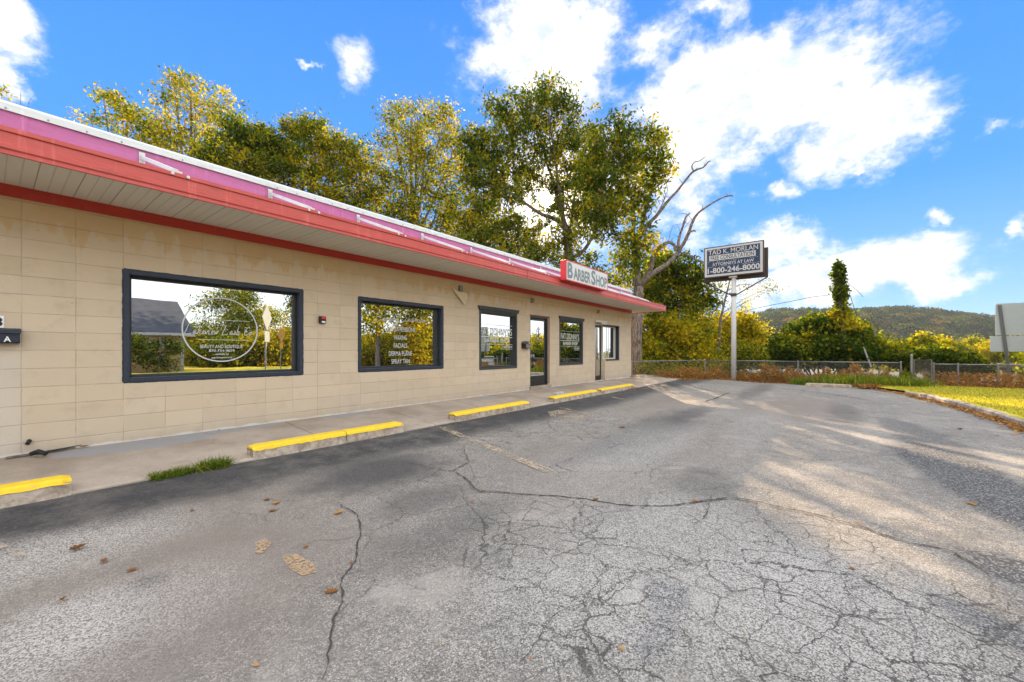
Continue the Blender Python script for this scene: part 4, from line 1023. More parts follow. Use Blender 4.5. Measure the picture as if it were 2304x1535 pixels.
fence([(22.3, -3.1), (22.35, -3.75), (22.4, -4.75), (22.5, -8.2)], -.50, -1.40, 'chain link fence run along the lawn, right of the vine mound', 'chain link fence runs')
# gate panel with the tall terminal post
GT = thing('fence_gate', (22.0, -2.45, -1.4), 'narrow wire gate panel hung on a tall round terminal post beside the vines', 'gate')
mb = MB(); mb.tube([(21.95, -2.45, -1.5), (21.95, -2.45, -.17)], .045, 12); mb.tube([(21.95, -2.45, -.17), (21.95, -2.45, -.12)], [.05, .02], 12); mb.build('post', M['galvanized'], GT)
mb = MB(); mb.tube([(21.98, -2.52, -1.38), (21.98, -2.52, -.33), (22.12, -3.02, -.33), (22.12, -3.02, -1.38), (21.98, -2.52, -1.38)], .016, 8); mb.build('gate_frame', M['galvanized'], GT)
mb = MB(); a3, b3 = Vector((21.98, -2.52, 0)), Vector((22.12, -3.02, 0)); L = (b3 - a3).length; u = (b3 - a3) / L
for s_ in (1, -1):
    for j in range(int((L + 1.05) / .055)):
        c0 = j * .055 - 1.05; t0, t1 = max(0, -c0), min(1.05, L - c0)
        if t1 <= t0: continue
        f = lambda t: a3 + u * ((c0 + t) if s_ > 0 else (L - c0 - t)) + Vector((0, 0, -1.38 + t))
        w_ = Vector((u.x * s_, u.y * s_, -1)).normalized() * .003; p, q = f(t0), f(t1); mesh_ = mb.add([p - w_, p + w_, q + w_, q - w_], [(0, 1, 2, 3)])
mb.build('wire_mesh', M['mesh_wire'], GT)

# back of the road sign at the right
RS = thing('road_sign', (23.6, -5.25, -1.6), 'back of a large grey road sign on two steel posts, above a smaller plate', 'sign')
t_ = 15.4
def rs(px, py): return at(px, py, t_)
A_ = rs(2246, 767); dirv = Vector((.10, -1.0, 0)).normalized(); bk = Vector((1, .10, 0)).normalized()
def panel(o0, wd, z0, z1, th, name, mat, r_=.05):
    mb = MB(); P = []
    for (cx_, cz_, a0) in ((wd - r_, z1 - r_, 0), (r_, z1 - r_, 90), (r_, z0 + r_, 180), (wd - r_, z0 + r_, 270)):
        for k in range(4): a_ = R(a0 + k * 30); P.append((cx_ + r_ * math.cos(a_), cz_ + r_ * math.sin(a_)))
    f = [o0 + dirv * u + Vector((0, 0, v)) for u, v in P]; k = len(f)
    mb.add(f + [q + bk * th for q in f], [tuple(range(k)), tuple(range(2 * k - 1, k - 1, -1))] + [(i, (i + 1) % k, k + (i + 1) % k, k + i) for i in range(k)])
    return mb.build(name, mat, RS)
o0 = Vector((23.6, -4.93, 0))
panel(o0, 1.55, .60, 1.80, .01, 'large_panel', M['alu_back'])
panel(o0 + Vector((.0, .13, 0)), 1.60, -.02, .57, .01, 'small_panel', M['alu_back'], .02)
for u0, u1 in ((.10, .42), (1.02, 1.30)):
    a = o0 + dirv * u0 - bk * .05 + Vector((0, 0, 1.74)); b = o0 + dirv * u1 - bk * .05 + Vector((0, 0, -1.75))
    mb = MB(); mb.tube([a, b], .045, 4); mb.tube([a - bk * .03 + dirv * .02, b - bk * .03 + dirv * .02], .02, 4); mb.build('post', M['galvanized'], RS)

# bridge parapet beyond the fence: row of arched openings under a heavy rail
BR = thing('bridge_railing', (26.6, -8, -1.6), 'old pale concrete bridge railing with arched openings, beyond the fence', 'railing')
mb = MB(); mb.box(26.5, 26.95, -24, -2.2, -.72, -.52); mb.build('rail', M['bridge_concrete'], BR, bevel=.02)
mb = MB(); mb.box(26.5, 26.9, -24, -2.2, -1.75, -1.42); mb.build('base', M['bridge_concrete'], BR)
mb = MB(); y_ = -23.9
while y_ < -2.6:
    mb.box(26.6, 26.82, y_, y_ + .15, -1.419, -.721)
    for k in range(5):
        a_ = math.pi * k / 5; a2 = math.pi * (k + 1) / 5; r_ = .125; c_ = y_ + .15 + r_
        mb.add([(X_, c_ + r_ * math.cos(q), -.89 + r_ * math.sin(q)) for X_ in (26.6, 26.82) for q in (a_, a2)] + [(X_, c_ + r_ * math.cos(q), -.721) for X_ in (26.6, 26.82) for q in (a_, a2)],
               [(0, 1, 5, 4), (2, 3, 7, 6), (0, 1, 3, 2)])
    y_ += .40
mb.build('baluster_wall', M['bridge_concrete'], BR)
mb = MB(); mb.box(27.2, 36, -80, 30, -1.9, -1.35); tag(mb.build('bridge_road', M['road_asphalt']), 'roadway beyond the bridge railing', kind='structure')

# ================================================================ across the street: seen in the windows
HX, HY = 7.95, -19.8
HS = thing('tan_house', (2, -23, -1.33), 'tan sided house with dark shingle gable roof, across the street behind the camera', 'house')
mb = MB(); mb.box(-6, HX, HY - 7, HY, -1.33, 1.25); mb.add([(HX, HY, 1.25), (HX, HY - 7, 1.25), (HX, HY - 3.5, 3.25)], [(0, 1, 2)]); mb.add([(-6, HY, 1.25), (-6, HY - 7, 1.25), (-6, HY - 3.5, 3.25)], [(0, 2, 1)])
mb.build('wall', M['tan_siding'], HS)
mb = MB(); mb.prism([(HY + .5, 1.05), (HY + .5, 1.18), (HY - 3.5, 3.62), (HY - 7.5, 1.18), (HY - 7.5, 1.05), (HY - 3.5, 3.45)], 'x', -6.4, HX + .5); mb.build('roof', M['roof_shingle'], HS)
mb = MB(); mb.box(-6.4, HX + .5, HY + .50, HY + .56, .98, 1.16); mb.build('fascia', M['cream_frame'], HS)
mb = MB(); mb.box(HX - .14, HX + .02, HY - .02, HY + .03, -1.33, 1.2); mb.build('corner_board', M['white_metal'], HS)
rough_ = MB(); rough_.box(6.15, 6.8, HY + .005, HY + .05, -.1, 1.0); wf = rough_.build('window', M['white_metal'], HS)
mb = MB(); mb.box(6.22, 6.73, HY + .051, HY + .06, -.03, .93); mb.build('pane', M['glass'], wf)
mb = MB(); mb.prism([(HY, .15), (HY + 1.6, -.35), (HY + 1.6, -.45), (HY, .02)], 'x', -6, 4.2); mb.build('porch_roof', M['roof_shingle'], HS)
mb = MB()
for k in range(14):
    for s_ in (1, -1):
        x_ = 2.2 + k * .16; mb.tube([(x_, HY + 1.5, -1.3), (x_ + s_ * .8, HY + 1.5, -.6)], .012, 4)
mb.build('lattice', M['cream_frame'], HS)

def diamond_sign(x_, y_, ztop, half, mat, name, label, plate, yawv, pm='galvanized'):
    T = thing(name, (x_, y_, -1.35), label, 'sign')
    dv = Vector((math.cos(yawv), math.sin(yawv), 0)); nv = Vector((-dv.y, dv.x, 0)); c = Vector((x_, y_, ztop - half))
    mb = MB(); f = [c + dv * half, c + Vector((0, 0, half)), c - dv * half, c - Vector((0, 0, half))]
    mb.add(f + [q + nv * .012 for q in f], [(0, 1, 2, 3), (7, 6, 5, 4), (0, 1, 5, 4), (1, 2, 6, 5), (2, 3, 7, 6), (3, 0, 4, 7)]); mb.build('panel', mat, T)
    mb = MB(); mb.tube([(x_ - nv.x * .04, y_ - nv.y * .04, -1.4), (x_ - nv.x * .04, y_ - nv.y * .04, ztop - .1)], .035, 6); mb.build('post', M['galvanized'], T)
    if plate:
        z1_ = ztop - 2 * half - .03; f = [c.xy.to_3d() + dv * a_ + Vector((0, 0, b_)) for a_, b_ in ((-.28, z1_ - .45), (.28, z1_ - .45), (.28, z1_), (-.28, z1_))]
        mb = MB(); mb.add(f + [q + nv * .012 for q in f], [(0, 1, 2, 3), (7, 6, 5, 4), (0, 1, 5, 4), (1, 2, 6, 5), (2, 3, 7, 6), (3, 0, 4, 7)]); mb.build('plate', mat, T)
diamond_sign(7.18, -4.5, 1.92, .53, M['alu_back'], 'warning_sign', 'grey back of a diamond road sign beside the street, mirrored in the big window', True, R(-50))
diamond_sign(13.3, -17.9, 1.8, .57, M['sign_yellow'], 'warning_sign', 'orange diamond warning sign across the street, mirrored in the big window', True, R(-45))
mb = MB(); pts = []
for k in range(41):
    t = k / 40; pts.append((-40 + 110 * t, -18.5, 7.0 - 2.0 * math.sin(math.pi * ((t * 2) % 1))))
mb.tube(pts, .02, 4); tag(mb.build('power_line', M['wire_black']), 'thin overhead cable above the street, mirrored in the big window', 'cable')
# ================================================================ leaves, trees and shrubs
def leaf_arrays(P, size, rng, aspect=.5, droop=.35):
    """one diamond leaf at every row of P; returns vertices and quads"""
    k = len(P)
    d = rng.normal(size=(k, 3)); d[:, 2] -= droop * 1.5; d /= np.linalg.norm(d, axis=1)[:, None]
    s = rng.normal(size=(k, 3)); s -= d * (s * d).sum(1)[:, None]; s /= np.linalg.norm(s, axis=1)[:, None]
    L = (size * rng.uniform(.6, 1.25, k))[:, None]
    nrm = np.cross(d, s)
    a = P; b = P + d * L * .45 + s * L * aspect * .5 + nrm * L * .08; c = P + d * L; e = P + d * L * .45 - s * L * aspect * .5 + nrm * L * .08
    V = np.stack([a, b, c, e], 1).reshape(-1, 3)
    q = np.arange(k) * 4
    return V, np.stack([q, q + 1, q + 2, q + 3], 1)
SUNH = (SUN.x, SUN.y, SUN.z)
DENS = 1.45
def grow(name, label, cat, limbs, blobs, seed, leaf=.15, per=55, sig=.36, tint=(.45, .2), mat='leaf', group=None, twig=.012, bark='bark', holes=(), base=None, dead=(), stiff=0.0, parent_thing=None, aspect=.5, up_yellow=0.0):
    """limbs: list of (points, radius at start, radius at end); blobs: (centre, (rx, ry, rz), clusters[, tint shift])"""
    rng = np.random.default_rng(seed); rr = random.Random(seed)
    base = base if base is not None else Vector(limbs[0][0][0])
    T = parent_thing or thing(name, base, label, cat, group)
    mb = MB(); nodes = []
    for pts, r0, r1 in limbs:
        sp = []
        P = [tuple(p) for p in pts]
        for i in range(len(P) - 1):
            p0, p1, p2, p3 = (np.array(P[max(i - 1, 0)]), np.array(P[i]), np.array(P[i + 1]), np.array(P[min(i + 2, len(P) - 1)]))
            for j in range(4):
                t = j / 4; sp.append(.5 * (2 * p1 + (p2 - p0) * t + (2 * p0 - 5 * p1 + 4 * p2 - p3) * t * t + (3 * p1 - p0 - 3 * p2 + p3) * t ** 3))
        sp.append(np.array(P[-1])); k = len(sp)
        rad = [r0 + (r1 - r0) * (i / (k - 1)) ** .8 for i in range(k)]
        mb.tube(sp, rad, 10 if r0 > .1 else 6, True, 0, .15)
        nodes += [s for s in sp[k // 5:]]
    for pts, r0, r1 in dead:
        P = [Vector(p) for p in pts]; sp = spline3(P, 4); k = len(sp)
        m2 = MB(); m2.tube(sp, [r0 + (r1 - r0) * (i / (k - 1)) ** .8 for i in range(k)], 8, True, 0, .4)
        if (P[0] - P[-1]).length > 1.6:
            for _ in range(6):
                q = sp[rr.randrange(k // 3, k - 1)]; dv = Vector((rr.uniform(-1, 1), rr.uniform(-1, 1), rr.uniform(-.2, 1))).normalized() * rr.uniform(.3, .9)
                m2.tube([q, q + dv * .5 + Vector((0, 0, .05)), q + dv + Vector((rr.uniform(-.1, .1), 0, rr.uniform(-.05, .15)))], [.018, .012, .005], 5)
        m2.build('limb', M['dead'], T, smooth=True)
    cl = []; cz = []
    for b in blobs:
        c, r, k = b[:3]; k = int(k * DENS + .5); r = tuple(q * 1.06 for q in r); sh = b[3] if len(b) > 3 else 0.0
        u = rng.normal(size=(k, 3)); u /= np.linalg.norm(u, axis=1)[:, None]; u *= (rng.uniform(.15, 1.0, k)[:, None] ** .5) * (1 + np.maximum(0, rng.normal(0, .15, k)) + (rng.uniform(0, 1, k) < .10) * rng.uniform(.15, .5, k))[:, None]
        cl.append(np.array(c) + u * np.array(r)); cz.append(np.full(k, sh) + up_yellow * np.maximum(0, u[:, 2]))
    cl = np.concatenate(cl); cz = np.concatenate(cz)
    keep = np.ones(len(cl), bool)
    for (hx, hy, hr) in holes:
        hd = np.array(ray(hx, hy).normalized()); dd = cl / np.linalg.norm(cl, axis=1)[:, None]
        keep &= np.arccos(np.clip(dd @ hd, -1, 1)) > hr / 919.0
    cl = cl[keep]; cz = cz[keep]
    N = np.array(nodes)
    dist = np.sqrt(((cl[:, None, :] - N[None, :, :]) ** 2).sum(-1)).min(1)
    order = np.argsort(dist)
    for i in order:
        p = cl[i]; q = np.sqrt(((N - p) ** 2).sum(1)) + np.maximum(0, N[:, 2] - p[2]) * .6
        j = int(np.argmin(q)); a = N[j]; L = np.linalg.norm(p - a)
        if L < .05: continue
        mids = []
        for t in (.33, .66):
            mids.append(a + (p - a) * t + rng.normal(size=3) * L * .07 + np.array([0, 0, L * .06 * (1 - stiff)]))
        path = [a, *mids, p]
        r_ = twig * (1 + min(2.5, L))
        mb.tube(path, [r_, r_ * .7, r_ * .5, r_ * .25], 4, False)
        N = np.vstack([N, mids[0], mids[1], p])
    mb.build('trunk', M[bark], T, smooth=True)
    if per:
        k = len(cl); tint = (tint[0] + .05, tint[1]); cnt = rng.integers(int(per * .5), int(per * 1.5) + 1, k)
        idx = np.repeat(np.arange(k), cnt)
        P = cl[idx] + rng.normal(size=(len(idx), 3)) * np.array([sig, sig, sig * .75])
        for (hx, hy, hr) in holes:
            hd = np.array(ray(hx, hy).normalized()); dd = P / np.linalg.norm(P, axis=1)[:, None]; kk = np.arccos(np.clip(dd @ hd, -1, 1)) > hr * .8 / 919.0; P = P[kk]; idx = idx[kk]
        V, Fq = leaf_arrays(P, leaf, rng, aspect)
        ct = np.clip(rng.normal(tint[0], tint[1] * .8, k) + cz + np.where(rng.uniform(0, 1, k) < .42, .17, -.13), 0, 1)  # two tint modes put sunlit and shaded clumps into the leaf colour
        t = np.clip(ct[idx] + rng.normal(0, tint[1] * .6, len(idx)), 0, .86 if rng.uniform() < 2 else 1); t = np.where(rng.uniform(0, 1, len(t)) < .012, .95, t)
        np_mesh('crown', V, Fq, M[mat], T, np.repeat(t, 4))
    return T
def spline3(P, k=4):
    out = []
    for i in range(len(P) - 1):
        p0, p1, p2, p3 = P[max(i - 1, 0)], P[i], P[i + 1], P[min(i + 2, len(P) - 1)]
        for j in range(k):
            t = j / k; out.append(.5 * (2 * p1 + (p2 - p0) * t + (2 * p0 - 5 * p1 + 4 * p2 - p3) * t * t + (3 * p1 - p0 - 3 * p2 + p3) * t ** 3))
    out.append(P[-1]); return out
def bl(px, py, t, rx, ry, k, sh=0.0, dep=None):
    """a clump of crown seen at photo pixel px,py, t metres away, rx by ry photo pixels"""
    a = rx * t / 919; b = ry * t / 919
    return (tuple(at(px, py, t)), (a, dep or a, b), k, sh)
def limb(pts, t, r0, r1, dt=0.0):
    k = len(pts); return ([at(x_, y_, t + dt * i / (k - 1)) for i, (x_, y_) in enumerate(pts)], r0, r1)
def z6(pts): return [(1000 + x_ / 2.5587, 150 + y_ / 2.5587) for x_, y_ in pts]
def ground_from(px, t, z=-2.6):
    p = at(px, 790, t); return Vector((p.x, p.y, z))

# --- the big dead-topped tree beside the building corner
t0 = 22.5
main = [([Vector((*at(1432, 850, t0).xy, -2.3)), at(1431, 850, t0), at(1433, 740, t0), at(1437, 645, t0)], .34, .27),
        limb(z6([(1105, 1260), (1108, 1150), (1110, 1030), (1128, 950), (1150, 850), (1175, 760), (1195, 690), (1215, 590), (1240, 440), (1255, 380)]), t0, .22, .03),
        limb(z6([(1100, 1240), (1092, 1100), (1085, 1000), (1090, 900), (1080, 780), (1050, 650), (1020, 520), (980, 430)]), t0, .17, .03, -.8)]
dead = [limb(z6([(1120, 1260), (1160, 1225), (1200, 1190), (1265, 1150), (1330, 1090), (1375, 1020), (1405, 960), (1430, 890), (1455, 850), (1490, 820), (1560, 775), (1635, 742), (1664, 748)]), t0, .17, .022, -1.2),
        limb(z6([(1350, 1045), (1348, 1000), (1372, 920), (1390, 865), (1414, 845)]), t0 - .7, .09, .03),
        limb(z6([(1140, 1240), (1185, 1175), (1200, 1110), (1215, 1065), (1245, 1035), (1290, 1012), (1325, 1030), (1340, 1060)]), t0, .13, .08, -.6),
        limb(z6([(1130, 960), (1165, 915), (1210, 870), (1250, 820), (1290, 770), (1345, 710), (1400, 640), (1435, 602), (1490, 580), (1520, 548), (1532, 545)]), t0, .13, .022, -1.0),
        limb(z6([(1435, 602), (1424, 575), (1440, 550), (1470, 542), (1505, 517)]), t0 - .9, .045, .015),
        limb(z6([(1165, 800), (1185, 740), (1215, 700), (1245, 675), (1277, 660)]), t0, .08, .02, -.5),
        limb(z6([(1220, 860), (1255, 790), (1272, 740), (1284, 710), (1275, 665)]), t0 - .3, .035, .01),
        limb(z6([(1400, 960), (1432, 945), (1447, 950)]), t0 - .8, .06, .035), limb(z6([(1480, 830), (1487, 800), (1490, 798)]), t0 - 1, .02, .015),
        limb(z6([(1290, 1012), (1300, 960), (1320, 915), (1370, 905)]), t0 - .5, .018, .008), limb(z6([(1380, 930), (1420, 880), (1430, 870)]), t0 - .8, .014, .008),
        limb(z6([(1360, 1070), (1410, 1090), (1450, 1110), (1500, 1128)]), t0 - .5, .05, .035)]
leafy = [bl(1370, 320, 22, 40, 45, 34), bl(1430, 330, 22, 50, 45, 40), bl(1480, 370, 22, 30, 30, 16), bl(1405, 400, 22, 55, 50, 50), bl(1395, 480, 22, 45, 60, 48),
         bl(1430, 560, 21.8, 30, 60, 30, .1), bl(1380, 590, 22, 45, 60, 44), bl(1470, 545, 22, 26, 20, 8, .2), bl(1350, 400, 22.3, 40, 50, 34), bl(1440, 440, 22, 25, 40, 16, .1), bl(1330, 520, 22.3, 30, 60, 26), bl(1345, 350, 22.3, 40, 50, 30), bl(1460, 330, 22, 46, 36, 22), bl(1490, 400, 22, 24, 26, 9), bl(1350, 450, 22.3, 50, 60, 30), bl(1400, 280, 22, 44, 20, 14)]
DENS = 1.08
grow('leaning_tree', 'tall tree at the building corner with bare grey dead limbs reaching over the pole sign', 'tree', main, leafy, 11, .25, 30, .24, (.41, .17), dead=dead, holes=[(1347, 572, 26), (1325, 560, 20)], aspect=.42)

# --- the tree with the sun behind it
t0 = 26.5
main = [([ground_from(1280, t0), at(1281, 700, t0), at(1280, 590, t0), at(1277, 535, t0), at(1273, 512, t0)], .36, .24),
        limb(z6([(705, 940), (640, 880), (560, 850), (470, 790), (380, 730), (270, 690), (190, 650)]), t0, .17, .03, -1.5),
        limb(z6([(700, 930), (672, 840), (650, 760), (625, 650), (590, 560), (560, 450), (520, 380)]), t0, .19, .03, 1),
        limb(z6([(690, 900), (660, 700), (640, 560), (620, 400), (600, 250), (600, 150)]), t0, .12, .02, -1),
        limb(z6([(720, 1110), (800, 1060), (860, 960), (890, 850), (900, 720), (880, 600)]), t0, .15, .03, -1.5),
        limb(z6([(720, 1000), (740, 800), (760, 650), (740, 500), (720, 380)]), t0, .12, .02, 1)]
hole = [(1323, 544, 20), (1345, 530, 14), (1232, 450, 14), (1228, 476, 6), (1204, 490, 6), (1178, 476, 4), (1254, 490, 4)] + [(1232 + 62 * math.cos(q * 2.4) * (q / 16) ** .6, 468 + 45 * math.sin(q * 2.4) * (q / 16) ** .6, 6 + (q * 7 % 5)) for q in range(3, 20)]
leafy = [bl(1240, 235, 26.5, 42, 48, 60, -.05), bl(1160, 270, 26.5, 40, 50, 56), bl(1290, 260, 26.5, 22, 35, 18), bl(1105, 330, 26, 50, 45, 64), bl(1190, 340, 26.5, 55, 50, 84, -.1), bl(1270, 340, 26.5, 40, 50, 56),
         bl(1090, 420, 26, 45, 50, 64), bl(1160, 420, 26.5, 50, 45, 76, -.1), bl(1280, 430, 26.5, 45, 55, 74), bl(1110, 500, 25.5, 60, 40, 70, .05), bl(1200, 530, 26, 55, 40, 54, .1), bl(1300, 500, 26.5, 45, 50, 60),
         bl(1270, 570, 26, 70, 40, 70), bl(1170, 570, 25.5, 60, 30, 50), bl(1060, 540, 25.5, 50, 40, 50, .05), bl(1335, 400, 26.5, 25, 60, 30), bl(1225, 195, 26.5, 14, 16, 8), bl(1230, 440, 27.5, 50, 40, 40), bl(1210, 480, 25.5, 60, 30, 30), bl(1070, 370, 26, 40, 50, 30), bl(1325, 330, 27, 30, 40, 16), bl(1345, 470, 26.5, 30, 60, 26), bl(1130, 545, 26, 80, 30, 50), bl(1230, 300, 26.5, 80, 60, 30), bl(1075, 320, 26, 34, 34, 34), bl(1120, 250, 26.5, 30, 30, 22), bl(1320, 310, 27, 30, 40, 24), bl(1050, 470, 25.5, 50, 40, 40, .1), bl(1140, 460, 26, 70, 50, 40), bl(1090, 385, 26, 60, 40, 34), bl(1190, 250, 26.5, 50, 40, 26), bl(1300, 380, 27, 50, 60, 34)]
grow('shade_tree', 'tall broad green tree with the low sun shining through its crown', 'tree', main, leafy, 12, .26, 31, .26, (.36, .18), holes=hole, aspect=.42)

DENS = 1.45
# --- row behind the roof, left to right
def roof_tree(name, label, px, t, top, blobs, seed, tint, per=34, leaf=.22, sig=.28, lean=0, aspect=.5, holes=()):
    b = ground_from(px + lean, t)
    mid = at(px, (top + 560) / 2, t)
    L = [([b, at(px + lean * .6, 620, t), mid, at(px, top + 25, t)], .26, .03)]
    for q in blobs:
        c = Vector(q[0]); s = at(px + lean * .5, min(640, (790 - c.z / max(1, c.length) * 919) + 150), t)
        m_ = s.lerp(c, .55) + Vector((0, 0, -.35)); L.append(([s, m_, c], .10, .02))
    return grow(name, label, 'tree', L, blobs, seed, leaf, per, sig, tint, group='trees behind the shop roof', aspect=aspect, holes=holes)
T1 = 27
roof_tree('roof_line_tree', 'sparse yellow green tree left of the tall airy one, behind the roof', 285, T1, 215, [bl(232, 214, T1, 22, 10, 7), bl(275, 238, T1, 26, 24, 18, .05), bl(315, 275, T1, 32, 25, 24, .1), bl(250, 275, T1, 26, 14, 9), bl(205, 270, T1, 20, 7, 4, .1), bl(345, 305, T1, 40, 25, 30, -.1), bl(330, 345, T1, 60, 25, 40)], 21, (.56, .16), 20, .23, .26)
roof_tree('roof_line_tree', 'tall airy yellow tree with see-through crown, highest behind the left roof', 430, T1, 170, [bl(395, 190, T1, 22, 16, 9), bl(430, 190, T1, 40, 18, 17, .05), bl(370, 235, T1, 28, 28, 16, .05), bl(440, 240, T1, 48, 38, 40, .08), bl(500, 240, T1, 34, 34, 22, .05), bl(395, 300, T1, 42, 34, 36, .1), bl(460, 310, T1, 48, 36, 44), bl(390, 172, T1, 8, 8, 3), bl(430, 370, T1, 80, 30, 60, .05), bl(540, 270, T1, 12, 16, 5)], 22, (.58, .15), 17, .23, .25)
roof_tree('roof_line_tree', 'dense dark green tree right of the airy yellow tree', 570, 25.5, 275, [bl(550, 310, 25.5, 50, 32, 56), bl(600, 330, 25.5, 40, 35, 46), bl(540, 370, 25.5, 70, 35, 74, .05), bl(610, 390, 25.5, 50, 40, 56), bl(480, 360, 25.5, 35, 30, 26, .1), bl(580, 440, 25.5, 60, 35, 50)], 23, (.36, .18), 38)
roof_tree('roof_line_tree', 'medium green tree with forked dark trunk behind the middle roof', 700, 26.5, 270, [bl(665, 290, 26.5, 32, 22, 26), bl(710, 310, 26.5, 45, 34, 50, .05), bl(690, 370, 26.5, 60, 34, 60, .1), bl(755, 340, 26.5, 34, 40, 34, .1), bl(730, 420, 26.5, 60, 40, 60, .1), bl(650, 350, 26.5, 30, 30, 26), bl(690, 470, 26.5, 70, 30, 44)], 24, (.42, .18), 34)
roof_tree('roof_line_tree', 'olive tree filling the gap between the green tree and the golden one', 810, 27.5, 320, [bl(800, 350, 27.5, 40, 34, 36), bl(840, 400, 27.5, 45, 45, 52, .05), bl(790, 430, 27.5, 50, 40, 52), bl(850, 470, 27.5, 60, 40, 60), bl(760, 480, 27.5, 50, 30, 36), bl(900, 520, 27.5, 60, 36, 56)], 25, (.44, .20), 32)
roof_tree('roof_line_tree', 'tall golden tree with bare forked trunk, left of the sunlit shade tree', 925, 28, 230, [bl(880, 260, 28, 28, 22, 16, .05), bl(940, 255, 28, 45, 28, 34, .08), bl(1000, 270, 28, 34, 34, 30, .1), bl(890, 320, 28, 42, 36, 46, .05), bl(960, 330, 28, 55, 40, 66, .08), bl(1020, 340, 28, 30, 44, 34, .1), bl(930, 400, 28, 60, 40, 66), bl(1000, 420, 28, 50, 45, 60), bl(960, 480, 28, 70, 36, 66), bl(1030, 500, 28, 50, 40, 50)], 26, (.50, .17), 25, .21, .28, 15)
grow('roadside_tree', 'few yellow leaves of a tree cut off by the left edge above the roof', 'tree', [([ground_from(-60, 22), at(-50, 400, 22), at(-30, 260, 22), at(-5, 215, 22)], .2, .02)], [bl(-14, 205, 22, 24, 16, 8), bl(-30, 240, 22, 26, 20, 10)], 27, .20, 24, .2, (.7, .12))
grow('bare_shrub', 'thin leafless twigs rising above the roof at the far left', 'shrub', [([ground_from(50, 24), at(46, 330, 24), at(47, 200, 24)], .05, .006), ([at(48, 330, 24), at(40, 250, 24), at(36, 228, 24)], .02, .005), ([at(48, 330, 24), at(62, 240, 24), at(78, 213, 24)], .02, .005), ([at(60, 330, 24), at(92, 262, 24), at(98, 246, 24)], .02, .005)], [(tuple(at(55, 235, 24)), (.7, .4, .4), 9)], 28, .1, 0, .1, (.5, .1), twig=.004)

# --- trees and bushes right of the building
def clump(name, label, cat, base, blobs, seed, tint, per=45, leaf=.15, sig=.28, mat='leaf', group=None, stems=4, r=.05, aspect=.55, up_yellow=0.0, holes=()):
    rr = random.Random(seed); L = []
    base = Vector(base)
    for k in range(stems):
        c = Vector(blobs[rr.randrange(len(blobs))][0]); b = base + Vector((rr.uniform(-.4, .4), rr.uniform(-.4, .4), 0)) * (1 if stems > 1 else 0)
        m_ = b.lerp(c, .5) + Vector((rr.uniform(-.3, .3), rr.uniform(-.3, .3), .2)); L.append(([b, m_, c], r, r * .25))
    return grow(name, label, cat, L, blobs, seed, leaf, per, sig, tint, mat, group, twig=.008, base=base, aspect=aspect, up_yellow=up_yellow, holes=holes)
g_r = 'trees beyond the chain link fence'
clump('green_tree', 'dark green tree between the dead-topped tree and the pole sign', 'tree', ground_from(1530, 27), [bl(1500, 600, 27, 45, 36, 54, -.1), bl(1550, 615, 27, 45, 30, 50, -.05), bl(1500, 660, 27, 50, 36, 60), bl(1570, 665, 27, 42, 34, 50, .05), bl(1530, 710, 27, 60, 30, 56, .1), bl(1460, 640, 26, 30, 50, 34, .05)], 31, (.36, .18), 31, .24, .26, group=g_r, stems=6, r=.11)
clump('yellow_tree', 'bright yellow tree low behind the building corner', 'tree', ground_from(1490, 25, -2.8), [bl(1470, 740, 25, 36, 40, 52), bl(1520, 750, 25, 45, 36, 60, .05), bl(1450, 800, 24, 32, 36, 44, -.1), bl(1500, 800, 25, 50, 30, 54, -.05), bl(1560, 760, 25, 40, 40, 52, .06)], 32, (.66, .17), 28, .24, .26, group=g_r, stems=7, r=.09)
clump('yellow_tree', 'golden tree right behind the white sign pole, with a slim leaning trunk', 'tree', ground_from(1640, 28, -3.2), [bl(1600, 740, 28, 44, 34, 48), bl(1660, 725, 28, 40, 30, 44, .08), bl(1700, 755, 28, 26, 18, 20, .1), bl(1680, 770, 28, 36, 20, 30, .06), bl(1630, 790, 28, 50, 34, 56), bl(1590, 820, 27, 50, 26, 44, -.1)], 33, (.70, .15), 26, .24, .26, group=g_r, stems=7, r=.08)
grow('slim_tree', 'slim nearly bare tree behind the pole sign with few green leaves', 'tree', [([ground_from(1618, 25.5, -3), at(1619, 745, 25.5), at(1628, 690, 25.5), at(1640, 640, 25.5), at(1648, 600, 25.5)], .11, .03), ([at(1621, 730, 25.5), at(1660, 690, 25.5), at(1700, 672, 25.5)], .04, .01), ([at(1628, 690, 25.5), at(1610, 665, 25.5), at(1600, 645, 25.5)], .035, .01), ([at(1636, 655, 25.5), at(1672, 640, 25.5), at(1735, 650, 25.5)], .03, .006), ([at(1625, 705, 25.5), at(1690, 665, 25.5), at(1765, 640, 25.5)], .025, .005)],
     [bl(1605, 645, 25.5, 20, 25, 10), bl(1660, 640, 25.5, 30, 25, 13), bl(1700, 650, 25.5, 30, 25, 10), bl(1740, 655, 25.5, 25, 18, 6), bl(1660, 690, 25.5, 30, 20, 8)], 34, .14, 9, .28, (.50, .2), group=g_r, twig=.006)
clump('low_bush', 'low green bush at the fence left of the pole sign', 'bush', ground_from(1500, 23, -2.2), [bl(1450, 838, 22.5, 30, 20, 26), bl(1500, 835, 23, 40, 16, 30), bl(1560, 830, 23.5, 40, 18, 30, -.1), bl(1610, 825, 23.5, 30, 18, 22, .05)], 35, (.55, .18), 46, .13, group=g_r, stems=5, r=.03)
clump('low_bush', 'low olive bush between the pole sign and the big round bush', 'bush', ground_from(1700, 24, -2.6), [bl(1680, 795, 24, 40, 20, 36), bl(1720, 810, 24, 40, 18, 30), bl(1650, 815, 24, 40, 16, 28), bl(1740, 800, 23, 30, 14, 20)], 36, (.42, .2), 50, .13, group=g_r, stems=5, r=.03)
